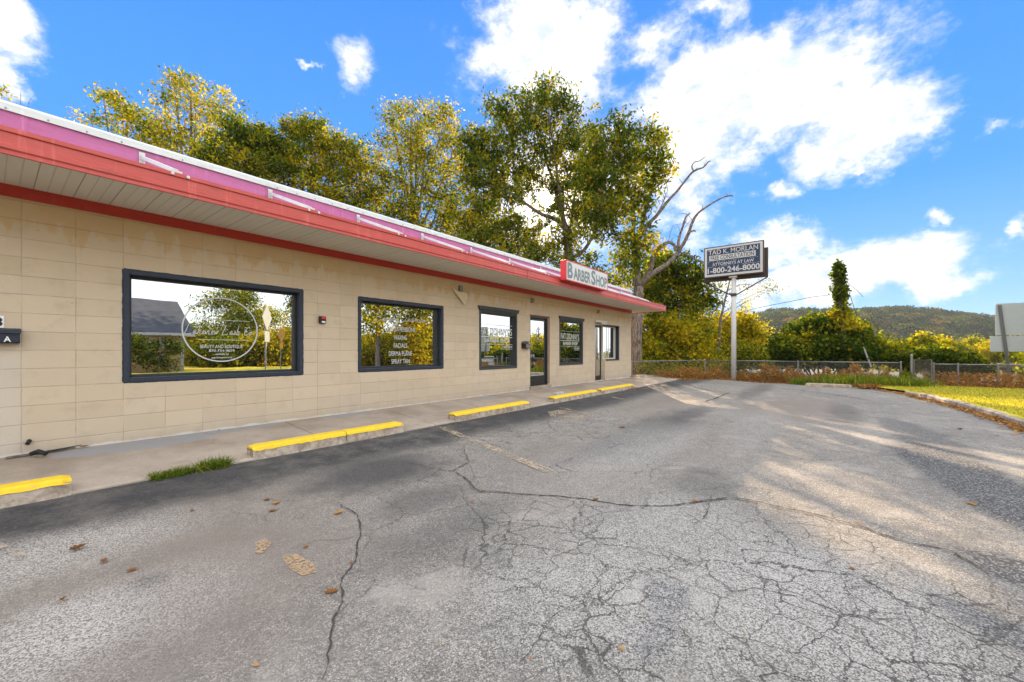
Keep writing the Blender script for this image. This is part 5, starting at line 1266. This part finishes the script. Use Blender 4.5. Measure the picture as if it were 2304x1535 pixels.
clump('round_bush', 'large dark rounded bush with yellow edges around the ivy covered post', 'bush', ground_from(1850, 19, -2.2), [bl(1812, 750, 19.4, 28, 20, 32, .05), bl(1850, 740, 19.4, 40, 24, 50), bl(1905, 755, 19.4, 36, 24, 42), bl(1790, 790, 18.9, 38, 24, 50, .02), bl(1850, 785, 18.9, 50, 28, 74, -.08), bl(1915, 795, 18.9, 44, 26, 54, -.05), bl(1960, 790, 18.9, 26, 24, 22, .1), bl(1765, 770, 19.4, 20, 16, 14, .2)], 37, (.17, .12), 60, .17, .22, stems=7, r=.05, aspect=.75, up_yellow=.3)
for k_, (x_, y_, h_, r_, lab) in enumerate([(25.8, 10.6, 7.8, 2.1, 'leafy thicket added behind the dead-topped tree to block low sun')]):  # added and kept tall to block sun streaks on the far lot
    zb_ = -2.8
    clump('thicket', lab, 'thicket', (x_, y_, zb_), [((x_ + a_, y_ + b_, zb_ + h_ * c_), (r_ * .8, r_ * .8, h_ * .22), 34, d_) for a_, b_, c_, d_ in ((-.8, .2, .35, -.1), (.8, -.2, .4, 0), (0, .5, .65, .05), (.2, -.4, .85, .1))], 140 + k_, (.58, .18), 48, .16, .3, group=g_r, stems=6, r=.06)
# ivy covered post with guy wires
VP = thing('ivy_post', (23.7, -.24, -2), 'tall old post wrapped in green and yellow ivy, rising from the round bush', 'post')
tp = 18.5
mb = MB(); mb.tube([Vector((*at(1894, 790, tp).xy, -2.2)), at(1893, 730, tp), at(1888, 640, tp), at(1886, 594, tp)], [.17, .16, .13, .10], 10); mb.build('post', M['bark'], VP)
rng = np.random.default_rng(5)
k = 3300; tt = rng.uniform(0, 1, k) ** .9; c0 = np.array(at(1886, 590, tp)); c1 = np.array(at(1896, 740, tp)); Pv = c0 + (c1 - c0) * tt[:, None]
an = rng.uniform(0, 6.283, k); rad = (.09 + .26 * rng.beta(.9, 4.0, k)) * (1 + .5 * np.sin(tt * 11) ** 2) * np.clip(tt * 9 + .25, 0, 1) * (1 + 1.3 * np.maximum(0, tt - .66) * 4.5)
Pv += np.stack([np.cos(an) * rad, np.sin(an) * rad, rng.normal(0, .06, k)], 1)
V, Fq = leaf_arrays(Pv, .15, rng, .7, .6); np_mesh('ivy', V, Fq, M['leaf'], VP, np.repeat(np.clip(rng.normal(.28, .16, k) + .48 * np.clip((tt - .50) * 3, 0, 1), 0, 1), 4))
mb = MB()
mb.tube([at(1885, 594, tp), at(1905, 640, tp), at(1935, 735, tp), at(1960, 822, tp)], .012, 5); mb.build('guy_wire', M['wire_black'], VP)
mb = MB(); mb.tube([at(1943, 782, tp - .9), at(1960, 825, tp - .9)], .03, 6); mb.tube([at(1905, 688, tp), at(1921, 728, tp)], .018, 6); mb.build('guy_guard', M['sign_pole_paint'], VP)
mb = MB(); mb.tube([at(1950, 700, tp + .5), at(1968, 722, tp + .5), at(2000, 760, tp + .5), at(2020, 785, tp + .5)], .014, 5); mb.tube([at(1905, 635, tp), at(1930, 655, tp), at(1942, 668, tp)], .010, 4); mb.build('vine_strand', M['bark'], VP)
mb = MB(); mb.tube([at(1884, 662, tp), at(1830, 668, 19.5), at(1760, 682, 21), at(1700, 694, 22)], .012, 5); mb.tube([at(1700, 694, 22), at(1640, 710, 24)], .012, 5)
tag(mb.build('utility_wire', M['wire_black']), 'black wire sagging from the ivy post towards the trees', 'wire')
mb = MB(); mb.tube([at(1700, 600, 26), at(1670, 622, 26), at(1655, 634, 26)], .008, 4) if False else mb.tube([at(1745, 646, 24), at(1700, 668, 24), at(1668, 684, 24)], .008, 4)
tag(mb.build('dry_branch', M['dead']), 'thin dry branch against the sky right of the pole sign', 'branch')
# vines on the fence
clump('vine_mound', 'thick dark green vine mound spilling over the fence, left of the road sign', 'vine', (23.0, -3.8, -1.5), [bl(2088, 800, 17.2, 30, 16, 44, .05), bl(2128, 808, 16.3, 32, 20, 62, -.1), bl(2165, 822, 16.2, 32, 20, 58, -.08), bl(2198, 832, 16.2, 20, 12, 24, .02), bl(2045, 812, 18, 30, 16, 36, .12), bl(2140, 842, 16.2, 30, 12, 30, -.1)], 38, (.15, .12), 52, .12, .13, stems=7, r=.03, aspect=.7, up_yellow=.25)
clump('sapling', 'young yellow green sapling above the vine mound', 'sapling', (24.2, -2.4, -1.6), [bl(2085, 772, 18, 20, 14, 10), bl(2072, 760, 18, 8, 10, 4), bl(2122, 772, 18, 8, 10, 5), bl(2058, 782, 18, 14, 10, 5)], 39, (.50, .1), 26, .15, .14, stems=4, r=.02)
clump('feathery_shrub', 'pale seeded shrub behind the gate, between the ivy post and the sapling', 'shrub', (24.5, -1.6, -1.6), [bl(2040, 780, 18.5, 26, 16, 34), bl(2010, 795, 18.5, 24, 14, 28), bl(1985, 800, 18.5, 20, 12, 20, .1)], 40, (.45, .16), 46, .09, .16, stems=6, r=.02)
for k, (px_, py_, t_, rx_, ry_, n_, ti, lab) in enumerate([(2040, 800, 52, 60, 26, 70, .62, 'yellow olive tree low behind the gate, in front of the hill'), (2130, 795, 58, 44, 26, 70, .45, 'olive green tree behind the vine mound, in front of the hill'), (2185, 790, 62, 46, 32, 80, .52, 'mixed green and yellow tree right above the vine mound'), (2255, 792, 55, 44, 30, 80, .72, 'golden tree behind the road sign plate'),
        (2320, 790, 52, 46, 34, 80, .74, 'golden tree cut by the right edge'), (1990, 795, 62, 40, 20, 40, .55, 'small dull tree between ivy post and gate'), (2215, 820, 58, 40, 14, 40, .2, 'dark low tree under the golden trees')]):
    c = ground_from(px_, t_, -4)
    clump('far_tree', lab, 'tree', c, [bl(px_ - rx_ * .4, py_, t_, rx_ * .5, ry_ * .6, n_ // 2), bl(px_ + rx_ * .4, py_ - 4, t_, rx_ * .5, ry_ * .6, n_ // 2), bl(px_, py_ - 12, t_, rx_ * .45, ry_ * .45, n_ // 2, .06), bl(px_, py_ + ry_ * .9, t_, rx_ * .9, ry_ * .6, n_ // 2, -.15)], 50 + k, (ti, .12), 60, .26, .42, group='trees in front of the hill', stems=4, r=.12)

# --- dry brush, weeds and grass
def blades(name, label, P, h, w_, mat, tint, seed, kind='stuff', cat=None, lean=.45, group=None):
    rng = np.random.default_rng(seed); k = len(P)
    hh = (h * rng.uniform(.4, 1.25, k))[:, None]; an = rng.uniform(0, 6.283, k)
    s = np.stack([np.cos(an), np.sin(an), np.zeros(k)], 1) * w_; d = np.stack([rng.normal(0, lean, k), rng.normal(0, lean, k), np.ones(k)], 1)
    tip = P + d * hh; tip[:, 2] -= (np.abs(d[:, 0]) + np.abs(d[:, 1])) * hh[:, 0] * .25; mid = P + d * hh * .5 + np.array([0, 0, 1]) * hh * .08
    V = np.stack([P - s, P + s, mid + s * .7, mid - s * .7, tip, tip + s * .1], 1).reshape(-1, 3); q = np.arange(k) * 6
    Fq = np.concatenate([np.stack([q, q + 1, q + 2, q + 3], 1), np.stack([q + 3, q + 2, q + 5, q + 4], 1)])
    t = np.clip(rng.normal(tint[0], tint[1], k), 0, 1)
    o = np_mesh(name, V, Fq, M[mat], None, np.repeat(t, 6)); tag(o, label, cat, group, kind); return o
rng = np.random.default_rng(77)
def scatter_line(pts, k, spread, zf):
    seg = [(Vector(a), Vector(b)) for a, b in zip(pts, pts[1:])]; L = np.array([(b - a).length for a, b in seg]); c = rng.choice(len(seg), k, p=L / L.sum()); u = rng.uniform(0, 1, k)
    P = np.array([(*seg[i][0].lerp(seg[i][1], x_), 0) for i, x_ in zip(c, u)])[:, :3] if False else np.array([list(seg[i][0].lerp(seg[i][1], x_)) for i, x_ in zip(c, u)])
    P[:, :2] += rng.normal(size=(k, 2)) * spread; P[:, 2] = [zf(a, b) for a, b in P[:, :2]]; return P
FL = [(18.2, 6.6, 0), (21.75, 4.95, 0), (21.9, 1.15, 0), (21.9, -2.2, 0)]
P = scatter_line([(19.4, 6.2, 0), (21.9, 4.6, 0), (22.1, 1.15, 0), (22.1, -2.2, 0)], 26000, .30, lambda a, b: -1.43); P[:, 2] += rng.uniform(0, .92, len(P)) ** 1.15 * np.clip(.62 + .22 * np.sin(P[:, 1] * 2.3 + P[:, 0]) + .18 * np.sin(P[:, 1] * 6.1) + .12 * np.sin(P[:, 1] * 13.7) - .25 * np.clip((P[:, 1] - 1.5) * .3, 0, 1), .15, 1)
V, Fq = leaf_arrays(P, .10, rng, .35, .2); tag(np_mesh('dry_brush', V, Fq, M['dry_leaf'], None, np.repeat(rng.uniform(0, 1, len(P)), 4)), 'rusty brown dry brush tangled along the fence', kind='stuff')
P = scatter_line([(19.8, 6.0, 0), (21.9, 4.3, 0), (22.1, 1.15, 0), (22.1, -2.4, 0)], 5200, .25, lambda a, b: -1.44)
blades('dry_stalks', 'thin dry stalks along the fence', P, .50, .005, 'dry_leaf', (.5, .25), 3, lean=.5)
P = scatter_line([(22.5, -3.2, 0), (22.6, -8.0, 0)], 9000, .30, lambda a, b: -1.36); P[:, 2] += rng.uniform(0, .65, len(P)) ** 1.4
V, Fq = leaf_arrays(P, .09, rng, .4, .2); tag(np_mesh('orange_brush', V, Fq, M['dry_leaf'], None, np.repeat(np.clip(rng.normal(.55, .22, len(P)), 0, 1), 4)), 'orange brown dry growth under the vine mound and along the lawn fence', kind='stuff')
P = scatter_line([(21.4, .1, 0), (21.4, -2.5, 0)], 5200, .30, lambda a, b: -1.42)
blades('green_weeds', 'bright green weeds by the bare curb block', P, .52, .010, 'grass_blade', (.42, .25), 4, lean=.6)
P = scatter_line([(21.2, 1.2, 0), (21.3, .6, 0)], 500, .12, lambda a, b: -1.42); blades('green_weeds', 'small clump of green weeds left of the bare curb block', P, .35, .010, 'grass_blade', (.35, .15), 6, lean=.6)
P = scatter_line([(21.7, -2.25, 0), (21.9, -2.35, 0)], 500, .10, lambda a, b: -1.4); P[:, 2] += rng.uniform(0, .6, len(P)); V, Fq = leaf_arrays(P, .10, rng, .6, .2)
tag(np_mesh('climbing_weed', V, Fq, M['leaf'], None, np.repeat(rng.uniform(.4, .62, len(P)), 4)), 'climbing weed on the fence post beside the gate', 'weed')
# lawn blades: denser towards the camera side
k = 60000; gx = rng.uniform(9.5, 22.3, k); gy = rng.uniform(-7, -1.2, k)
import bisect
cx_ = [p.x for p in CURB] + [21.2, 22.4]; cy_ = [p.y for p in CURB] + [-1.0, -1.2]
lim = np.interp(gx, cx_, cy_) - .12; ok = gy < lim
P = np.stack([gx[ok], gy[ok], np.full(ok.sum(), -1.315)], 1); P[:, 2] = [lawn_z(a, b) for a, b in P[:, :2]]
blades('lawn_grass', 'short yellow green grass blades of the lawn', P, .065, .008, 'grass_blade', (.82, .2), 8, lean=.5)
# grass tufts at the sidewalk edge
for xa, xb, k, hgt, lab in ((1.00, 1.36, 700, .085, 'lower left green grass tuft growing at the sidewalk edge'), (1.38, 1.68, 650, .125, 'taller right green grass tuft at the sidewalk edge, near the cracked wheel stop')):
    P = np.stack([rng.uniform(xa, xb, k), rng.normal(5.40, .045, k), np.full(k, -1.30)], 1)
    o = blades('grass_tuft', lab, P, hgt, .0035, 'grass_blade', (.30, .2), int(xa * 10), kind=None, cat='grass tuft', lean=.75)
# leaf litter
def litter(name, label, P, size, seed, lift=.02):
    rg = np.random.default_rng(seed); k = len(P); an = rg.uniform(0, 6.283, k); d = np.stack([np.cos(an), np.sin(an), rg.normal(0, .25, k)], 1); s = np.stack([-np.sin(an), np.cos(an), rg.normal(0, .35, k)], 1)
    L = (size * rg.uniform(.5, 1.3, k))[:, None]; up = np.array([0, 0, 1]) * L * .15
    V = np.stack([P - d * L * .5, P + s * L * .3 + up, P + d * L * .5, P - s * L * .3 + up], 1).reshape(-1, 3); V[:, 2] += lift; q = np.arange(k) * 4
    tag(np_mesh(name, V, np.stack([q, q + 1, q + 2, q + 3], 1), M['dry_leaf'], None, np.repeat(rg.uniform(0, .85, k), 4)), label, kind='stuff')
def lz(a, b): return lot_z(a, b)
cl_ = [(p.x, p.y + .16, 0) for p in CURB[2:]]
P = scatter_line(cl_, 2600, .10, lz); litter('leaf_litter', 'brown leaf litter in the gutter along the curb', P, .075, 1)
P = scatter_line([(14.0, 5.42, 0), (13.2, 5.36, 0)], 120, .10, lz); litter('leaf_litter', 'dry leaves gathered by the farthest wheel stop', P, .06, 2)
P = scatter_line([(19.0, 5.4, 0), (21.3, 4.6, 0), (21.6, 1.0, 0), (21.4, -1.0, 0)], 1500, .14, lz); litter('leaf_litter', 'brown leaves along the far edge of the lot', P, .08, 3)
P = scatter_line([(17.0, 6.8, 0), (17.5, 6.75, 0)], 60, .06, lambda a, b: -1.13); litter('leaf_litter', 'few red brown leaves at the building corner', P, .06, 5)
P = scatter_line([(20.2, -1.1, 0), (20.9, -1.2, 0)], 900, .22, lambda a, b: -1.40); P[:, 2] += rng.uniform(0, .12, len(P)); litter('leaf_litter', 'rusty leaf heap where the curb ends', P, .08, 6)
P = np.stack([rng.uniform(1, 20, 260), rng.uniform(-3, 5.2, 260), np.zeros(260)], 1); P[:, 2] = [lz(a, b) for a, b in P[:, :2]]; litter('loose_grit', 'tiny bits of leaf and grit scattered over the asphalt', P, .018, 4, .008)
# single leaves on the near asphalt: each curled and lobed
def one_leaf(px, py, L, rot, curl, t, label, pave=False):
    L *= .78
    p = on_lot(px, py) if not pave else on_wall(px, py, 6.6)
    if pave:
        r_ = ray(px, py); tt_ = 1.0
        for _ in range(8): yy = (r_ * tt_).y; tt_ = (-1.135 - (6.95 - yy) * .0895) / r_.z
        p = r_ * tt_
    prof = [(0, 0), (.12, .10), (.22, .30), (.34, .22), (.46, .42), (.58, .26), (.72, .30), (.84, .14), (1, 0)]
    V = []
    for u, v in prof:
        for s_ in (-1, 0, 1):
            x_ = (u - .5) * L; y_ = v * s_ * L * .8; z_ = abs(v * s_) * L * curl + (u - .5) ** 2 * L * curl * 1.2 + .006
            V.append((x_, y_, z_))
    Fl = []
    for i in range(len(prof) - 1):
        for q in (0, 1): Fl.append((3 * i + q, 3 * i + q + 1, 3 * i + q + 4, 3 * i + q + 3))
    V = np.array(V); c_, s_ = math.cos(rot), math.sin(rot); V = np.stack([V[:, 0] * c_ - V[:, 1] * s_, V[:, 0] * s_ + V[:, 1] * c_, V[:, 2]], 1)
    o = np_mesh('fallen_leaf', V, np.array(Fl), M['dry_leaf'], None, np.full(len(V), t)); o.location = p
    tag(o, label, 'leaf', 'fallen leaves on the asphalt')
G = math.pi
for a in [(175, 1236, .13, .3, .5, .02, 'large dark curled leaf on the asphalt at the left'), (234, 1264, .085, 1.2, .4, .15, 'reddish leaf right below the large dark curled leaf'), (297, 1284, .085, .1, .2, .25, 'flat orange brown leaf below the reddish leaf at the left'),
          (142, 1351, .055, .8, .6, .05, 'tiny dark balled leaf on the lower left asphalt'), (600, 1127, .085, 2.2, .5, .12, 'dark curled leaf, upper left one of three near each other'), (622, 1134, .11, .6, .4, .62, 'slender tan leaf in the group of three'), (613, 1151, .09, 2.6, .3, .22, 'rust coloured leaf, lowest of the group of three'),
          (762, 1156, .12, .2, .4, .66, 'pale tan curled leaf beside a bit of black grit'), (432, 1150, .06, 1.0, .3, .35, 'small brown leaf between the grass tufts and the asphalt middle'), (688, 1233, .06, .5, .4, .3, 'small curled leaf above the orange paint patch'),
          (745, 1335, .11, 2.5, .35, .2, 'rusty pointed leaf lying on the vertical crack'), (790, 1269, .045, 1.4, .4, .4, 'tiny orange leaf at the edge of the vertical crack'), (1083, 1107, .07, .4, .4, .45, 'small golden brown leaf at the start of the long crack'), (1062, 1131, .06, 1.9, .4, .5, 'small tan leaf below the start of the long crack'),
          (1340, 1127, .10, 2.9, .5, .15, 'curled brown leaf on the long crack'), (1563, 1129, .10, .3, .3, .5, 'light orange brown leaf above the long crack'), (1930, 1178, .07, 1.1, .4, .68, 'golden leaf lying on the right part of the long crack'), (2186, 1136, .13, .4, .3, .66, 'broad tan lobed leaf on the dark asphalt at the right'),
          (1918, 1282, .06, .7, .3, .35, 'small rusty leaf in the right foreground'), (1399, 1462, .05, 1.6, .3, .78, 'tiny yellow leaf near the bottom centre'), (576, 1500, .045, 2.0, .3, .78, 'tiny yellow leaf near the bottom left'), (2160, 966, .20, .1, .3, .1, 'dark leaf near the curb on the right'),
          (1400, 963, .22, .1, .2, .12, 'dark flat leaf at mid distance in the middle of the lot'), (1430, 1065, .07, .8, .3, .55, 'small yellowish leaf in the middle of the lot')]:
    one_leaf(*a)
for a in [(563, 955, .13, .4, .7, .3, 'dry curled leaf against the wall below the big window'), (493, 969, .07, 1.2, .5, .15, 'small dark leaf by the wall left of the dry curled leaf'), (190, 1006, .12, .1, .3, .1, 'long dark leaf on the grey patch at the foot of the wall')]:
    one_leaf(*a, pave=True)

# ================================================================ hill with its forest
def hill_h(x, y):
    # ridge runs across the view about 420 m out
    f = x * cs + y * sn; r = x * sn - y * cs
    a = (r / max(f, 1)) * 919 + 1152 if f > 1 else 0
    top = np.interp(a, [1300, 1500, 1640, 1722, 1850, 2026, 2114, 2180, 2246, 2304, 2500, 2900], [15, 20, 30, 43, 46.5, 46.5, 45, 42, 36, 32, 22, 6])
    q = (f - 250) / 210
    e = 1 - (1 - min(1, max(0, q))) ** 1.6 if q < 1 else max(0, 1 - (q - 1) * .5)
    return -12 + top * 1.05 * e + 1.5 * math.sin(r * .05) * e + math.sin(f * .06 + r * .02) * 1.2 * e
def hill_xy(f, r): return f * cs + r * sn, f * sn - r * cs
rows = np.linspace(235, 620, 26); cols = np.linspace(-60, 900, 60); V = []
for f in rows:
    for r in cols:
        x_, y_ = hill_xy(f, r); V.append((x_, y_, hill_h(x_, y_)))
i, j = np.meshgrid(np.arange(len(rows) - 1), np.arange(len(cols) - 1), indexing='ij'); q = (i * len(cols) + j).ravel()
o = np_mesh('hill', np.array(V), np.stack([q, q + 1, q + len(cols) + 1, q + len(cols)], 1), M['earth']); tag(o, 'long low wooded hill across the valley', kind='structure')
rng = np.random.default_rng(9); PV = []; TT = []
for _ in range(2600):
    f = 250 + 215 * rng.uniform(0, 1) ** .8; r = rng.uniform(.12, 1.38) * f
    x_, y_ = hill_xy(f, r); z_ = hill_h(x_, y_); R_ = rng.uniform(3.5, 9.0); k = int(14 + 3.4 * R_ * R_)
    u = rng.normal(size=(k, 3)); u /= np.linalg.norm(u, axis=1)[:, None]; u[:, 2] = np.abs(u[:, 2]) * 1.0 - .15
    PV.append(np.array([x_, y_, z_ + R_ * .55]) + u * np.array([R_, R_, R_ * .9]) * rng.uniform(.7, 1.05, k)[:, None]); TT.append(np.clip(rng.normal(min(1, max(0, rng.normal(.40, .30))), .07, k), 0, 1))
PV = np.concatenate(PV); TT = np.concatenate(TT); V, Fq = leaf_arrays(PV, 1.7, rng, .8, .0)
tag(np_mesh('hill_forest', V, Fq, M['far_leaf'], None, np.repeat(TT, 4)), 'autumn forest covering the hill', kind='stuff')

# ================================================================ trees across the street, seen in the windows
def back(px, t, z=-1.4):
    """ground point whose mirror image in the shop windows shows at photo pixel px"""
    p = at(px, 790, t); return Vector((p.x, 13.9 + .27 - p.y, z))
def street_tree(name, label, px, t, top, wpx, seed, tint, dens=1.0, low=0.0, per=44, cat='tree'):
    b = back(px, t); H = (790 - top) / 919 * t + 1.4; rw = wpx / 919 * t; rg = random.Random(seed); bls = []
    k = 9
    for i in range(k):
        u = low + (1 - low) * (i + .6) / k; rr_ = rw * math.sin(math.pi * min(1, (.18 + .82 * (1 - (u - low) / (1 - low)) ** .8))) * .5 + rw * .28 * (1 - u)
        a = rg.uniform(0, 6.283); bls.append(((b.x + math.cos(a) * rr_ * .6, b.y + math.sin(a) * rr_ * .6, b.z + u * H * .95), (rr_ + .4, rr_ + .4, H / k * 1.1), int(20 * dens), rg.uniform(-.08, .08)))
    L = [([b - Vector((0, 0, .3)), b + Vector((0, 0, H * .4)), b + Vector((rg.uniform(-.3, .3), 0, H * .92))], .05 + H * .022, .03)]
    return grow(name, label, cat, L, bls, seed, .26, per, .42, tint, group='trees and bushes across the street', base=b)
street_tree('street_tree', 'tall pointed green tree mirrored inside the round window logo', 545, 42, 655, 95, 61, (.45, .15), 1.6)
street_tree('street_tree', 'rounded tree mirrored at the right end of the big window', 700, 40, 600, 60, 62, (.40, .15), 1.5, .45)
street_tree('street_tree', 'tall yellow green tree mirrored in the services window', 850, 30, 560, 90, 64, (.52, .16), .62, .4)
street_tree('street_tree', 'second broad tree mirrored in the services window', 950, 33, 600, 80, 65, (.55, .16), .6, .4)
for k, (px_, t_, top, wd, ti, lab) in enumerate([(455, 36, 745, 40, .60, 'yellow bush beside the tan house'), (500, 34, 770, 50, .35, 'green bush beside the tan house'), (560, 38, 760, 50, .62, 'yellow bush under the pointed tree'), (610, 36, 755, 50, .66, 'golden bush behind the road signs'), (650, 37, 745, 50, .62, 'golden bush right of the road signs'),
        (820, 34, 765, 50, .72, 'yellow bush low in the services window'), (880, 34, 755, 55, .66, 'olive bush low in the services window'), (930, 32, 735, 50, .76, 'tall orange yellow bush in the services window'), (985, 34, 745, 50, .70, 'yellow bush at the right of the services window'), (1085, 38, 752, 36, .76, 'orange bush in the shop name window'), (1110, 34, 775, 40, .40, 'green bush in the shop name window'),
        (1150, 42, 765, 40, .55, 'tall green bush mirrored beside the door'), (1205, 46, 762, 24, .66, 'yellow bush mirrored in the shop door'), (1225, 48, 770, 30, .4, 'green bush mirrored in the shop door')]):
    street_tree('street_bush', lab, px_, t_, top, wd, 70 + k, (ti, .14), 1.1, .0, 40, 'bush')
# climbing shrub in front of the house
bls = [((3.6, HY + 1.2, -.6), (.7, .4, .5), 9), ((5.4, HY + 1.2, .5), (.5, .4, .55), 12), ((5.8, HY + 1.2, -.3), (.6, .4, .6), 11), ((7.1, HY + 1.2, .1), (.4, .3, .6), 10), ((6.5, HY + 1.2, -.8), (.6, .4, .4), 9)]
grow('climbing_shrub', 'green climbing shrub on the front of the tan house', 'shrub', [([Vector((4.6, HY + 1.8, -1.4)), Vector((4.5, HY + 1.8, .2))], .06, .02), ([Vector((6.4, HY + 1.6, -1.4)), Vector((6.5, HY + 1.6, .3))], .06, .02)], bls, 90, .20, 40, .25, (.35, .12), group=None)

# ================================================================ air: thin haze over the valley
mh = bpy.data.materials.new('haze'); mh.use_nodes = True
n = NT(mh.node_tree)
pv = n.new('VolumePrincipled'); n.put(pv.inputs['Color'], (0.80, 0.88, 1.0)); pv.inputs['Density'].default_value = 0.00013
pv.inputs['Anisotropy'].default_value = 0.25
o = n.new('OutputMaterial'); n.t.links.new(pv.outputs[0], o.inputs['Volume'])
mb = MB(); mb.box(-280, 960, -520, 820, -18, 48); hz = mb.build('haze', mh); tag(hz, 'thin pale air between the lot and the hill', kind='stuff')
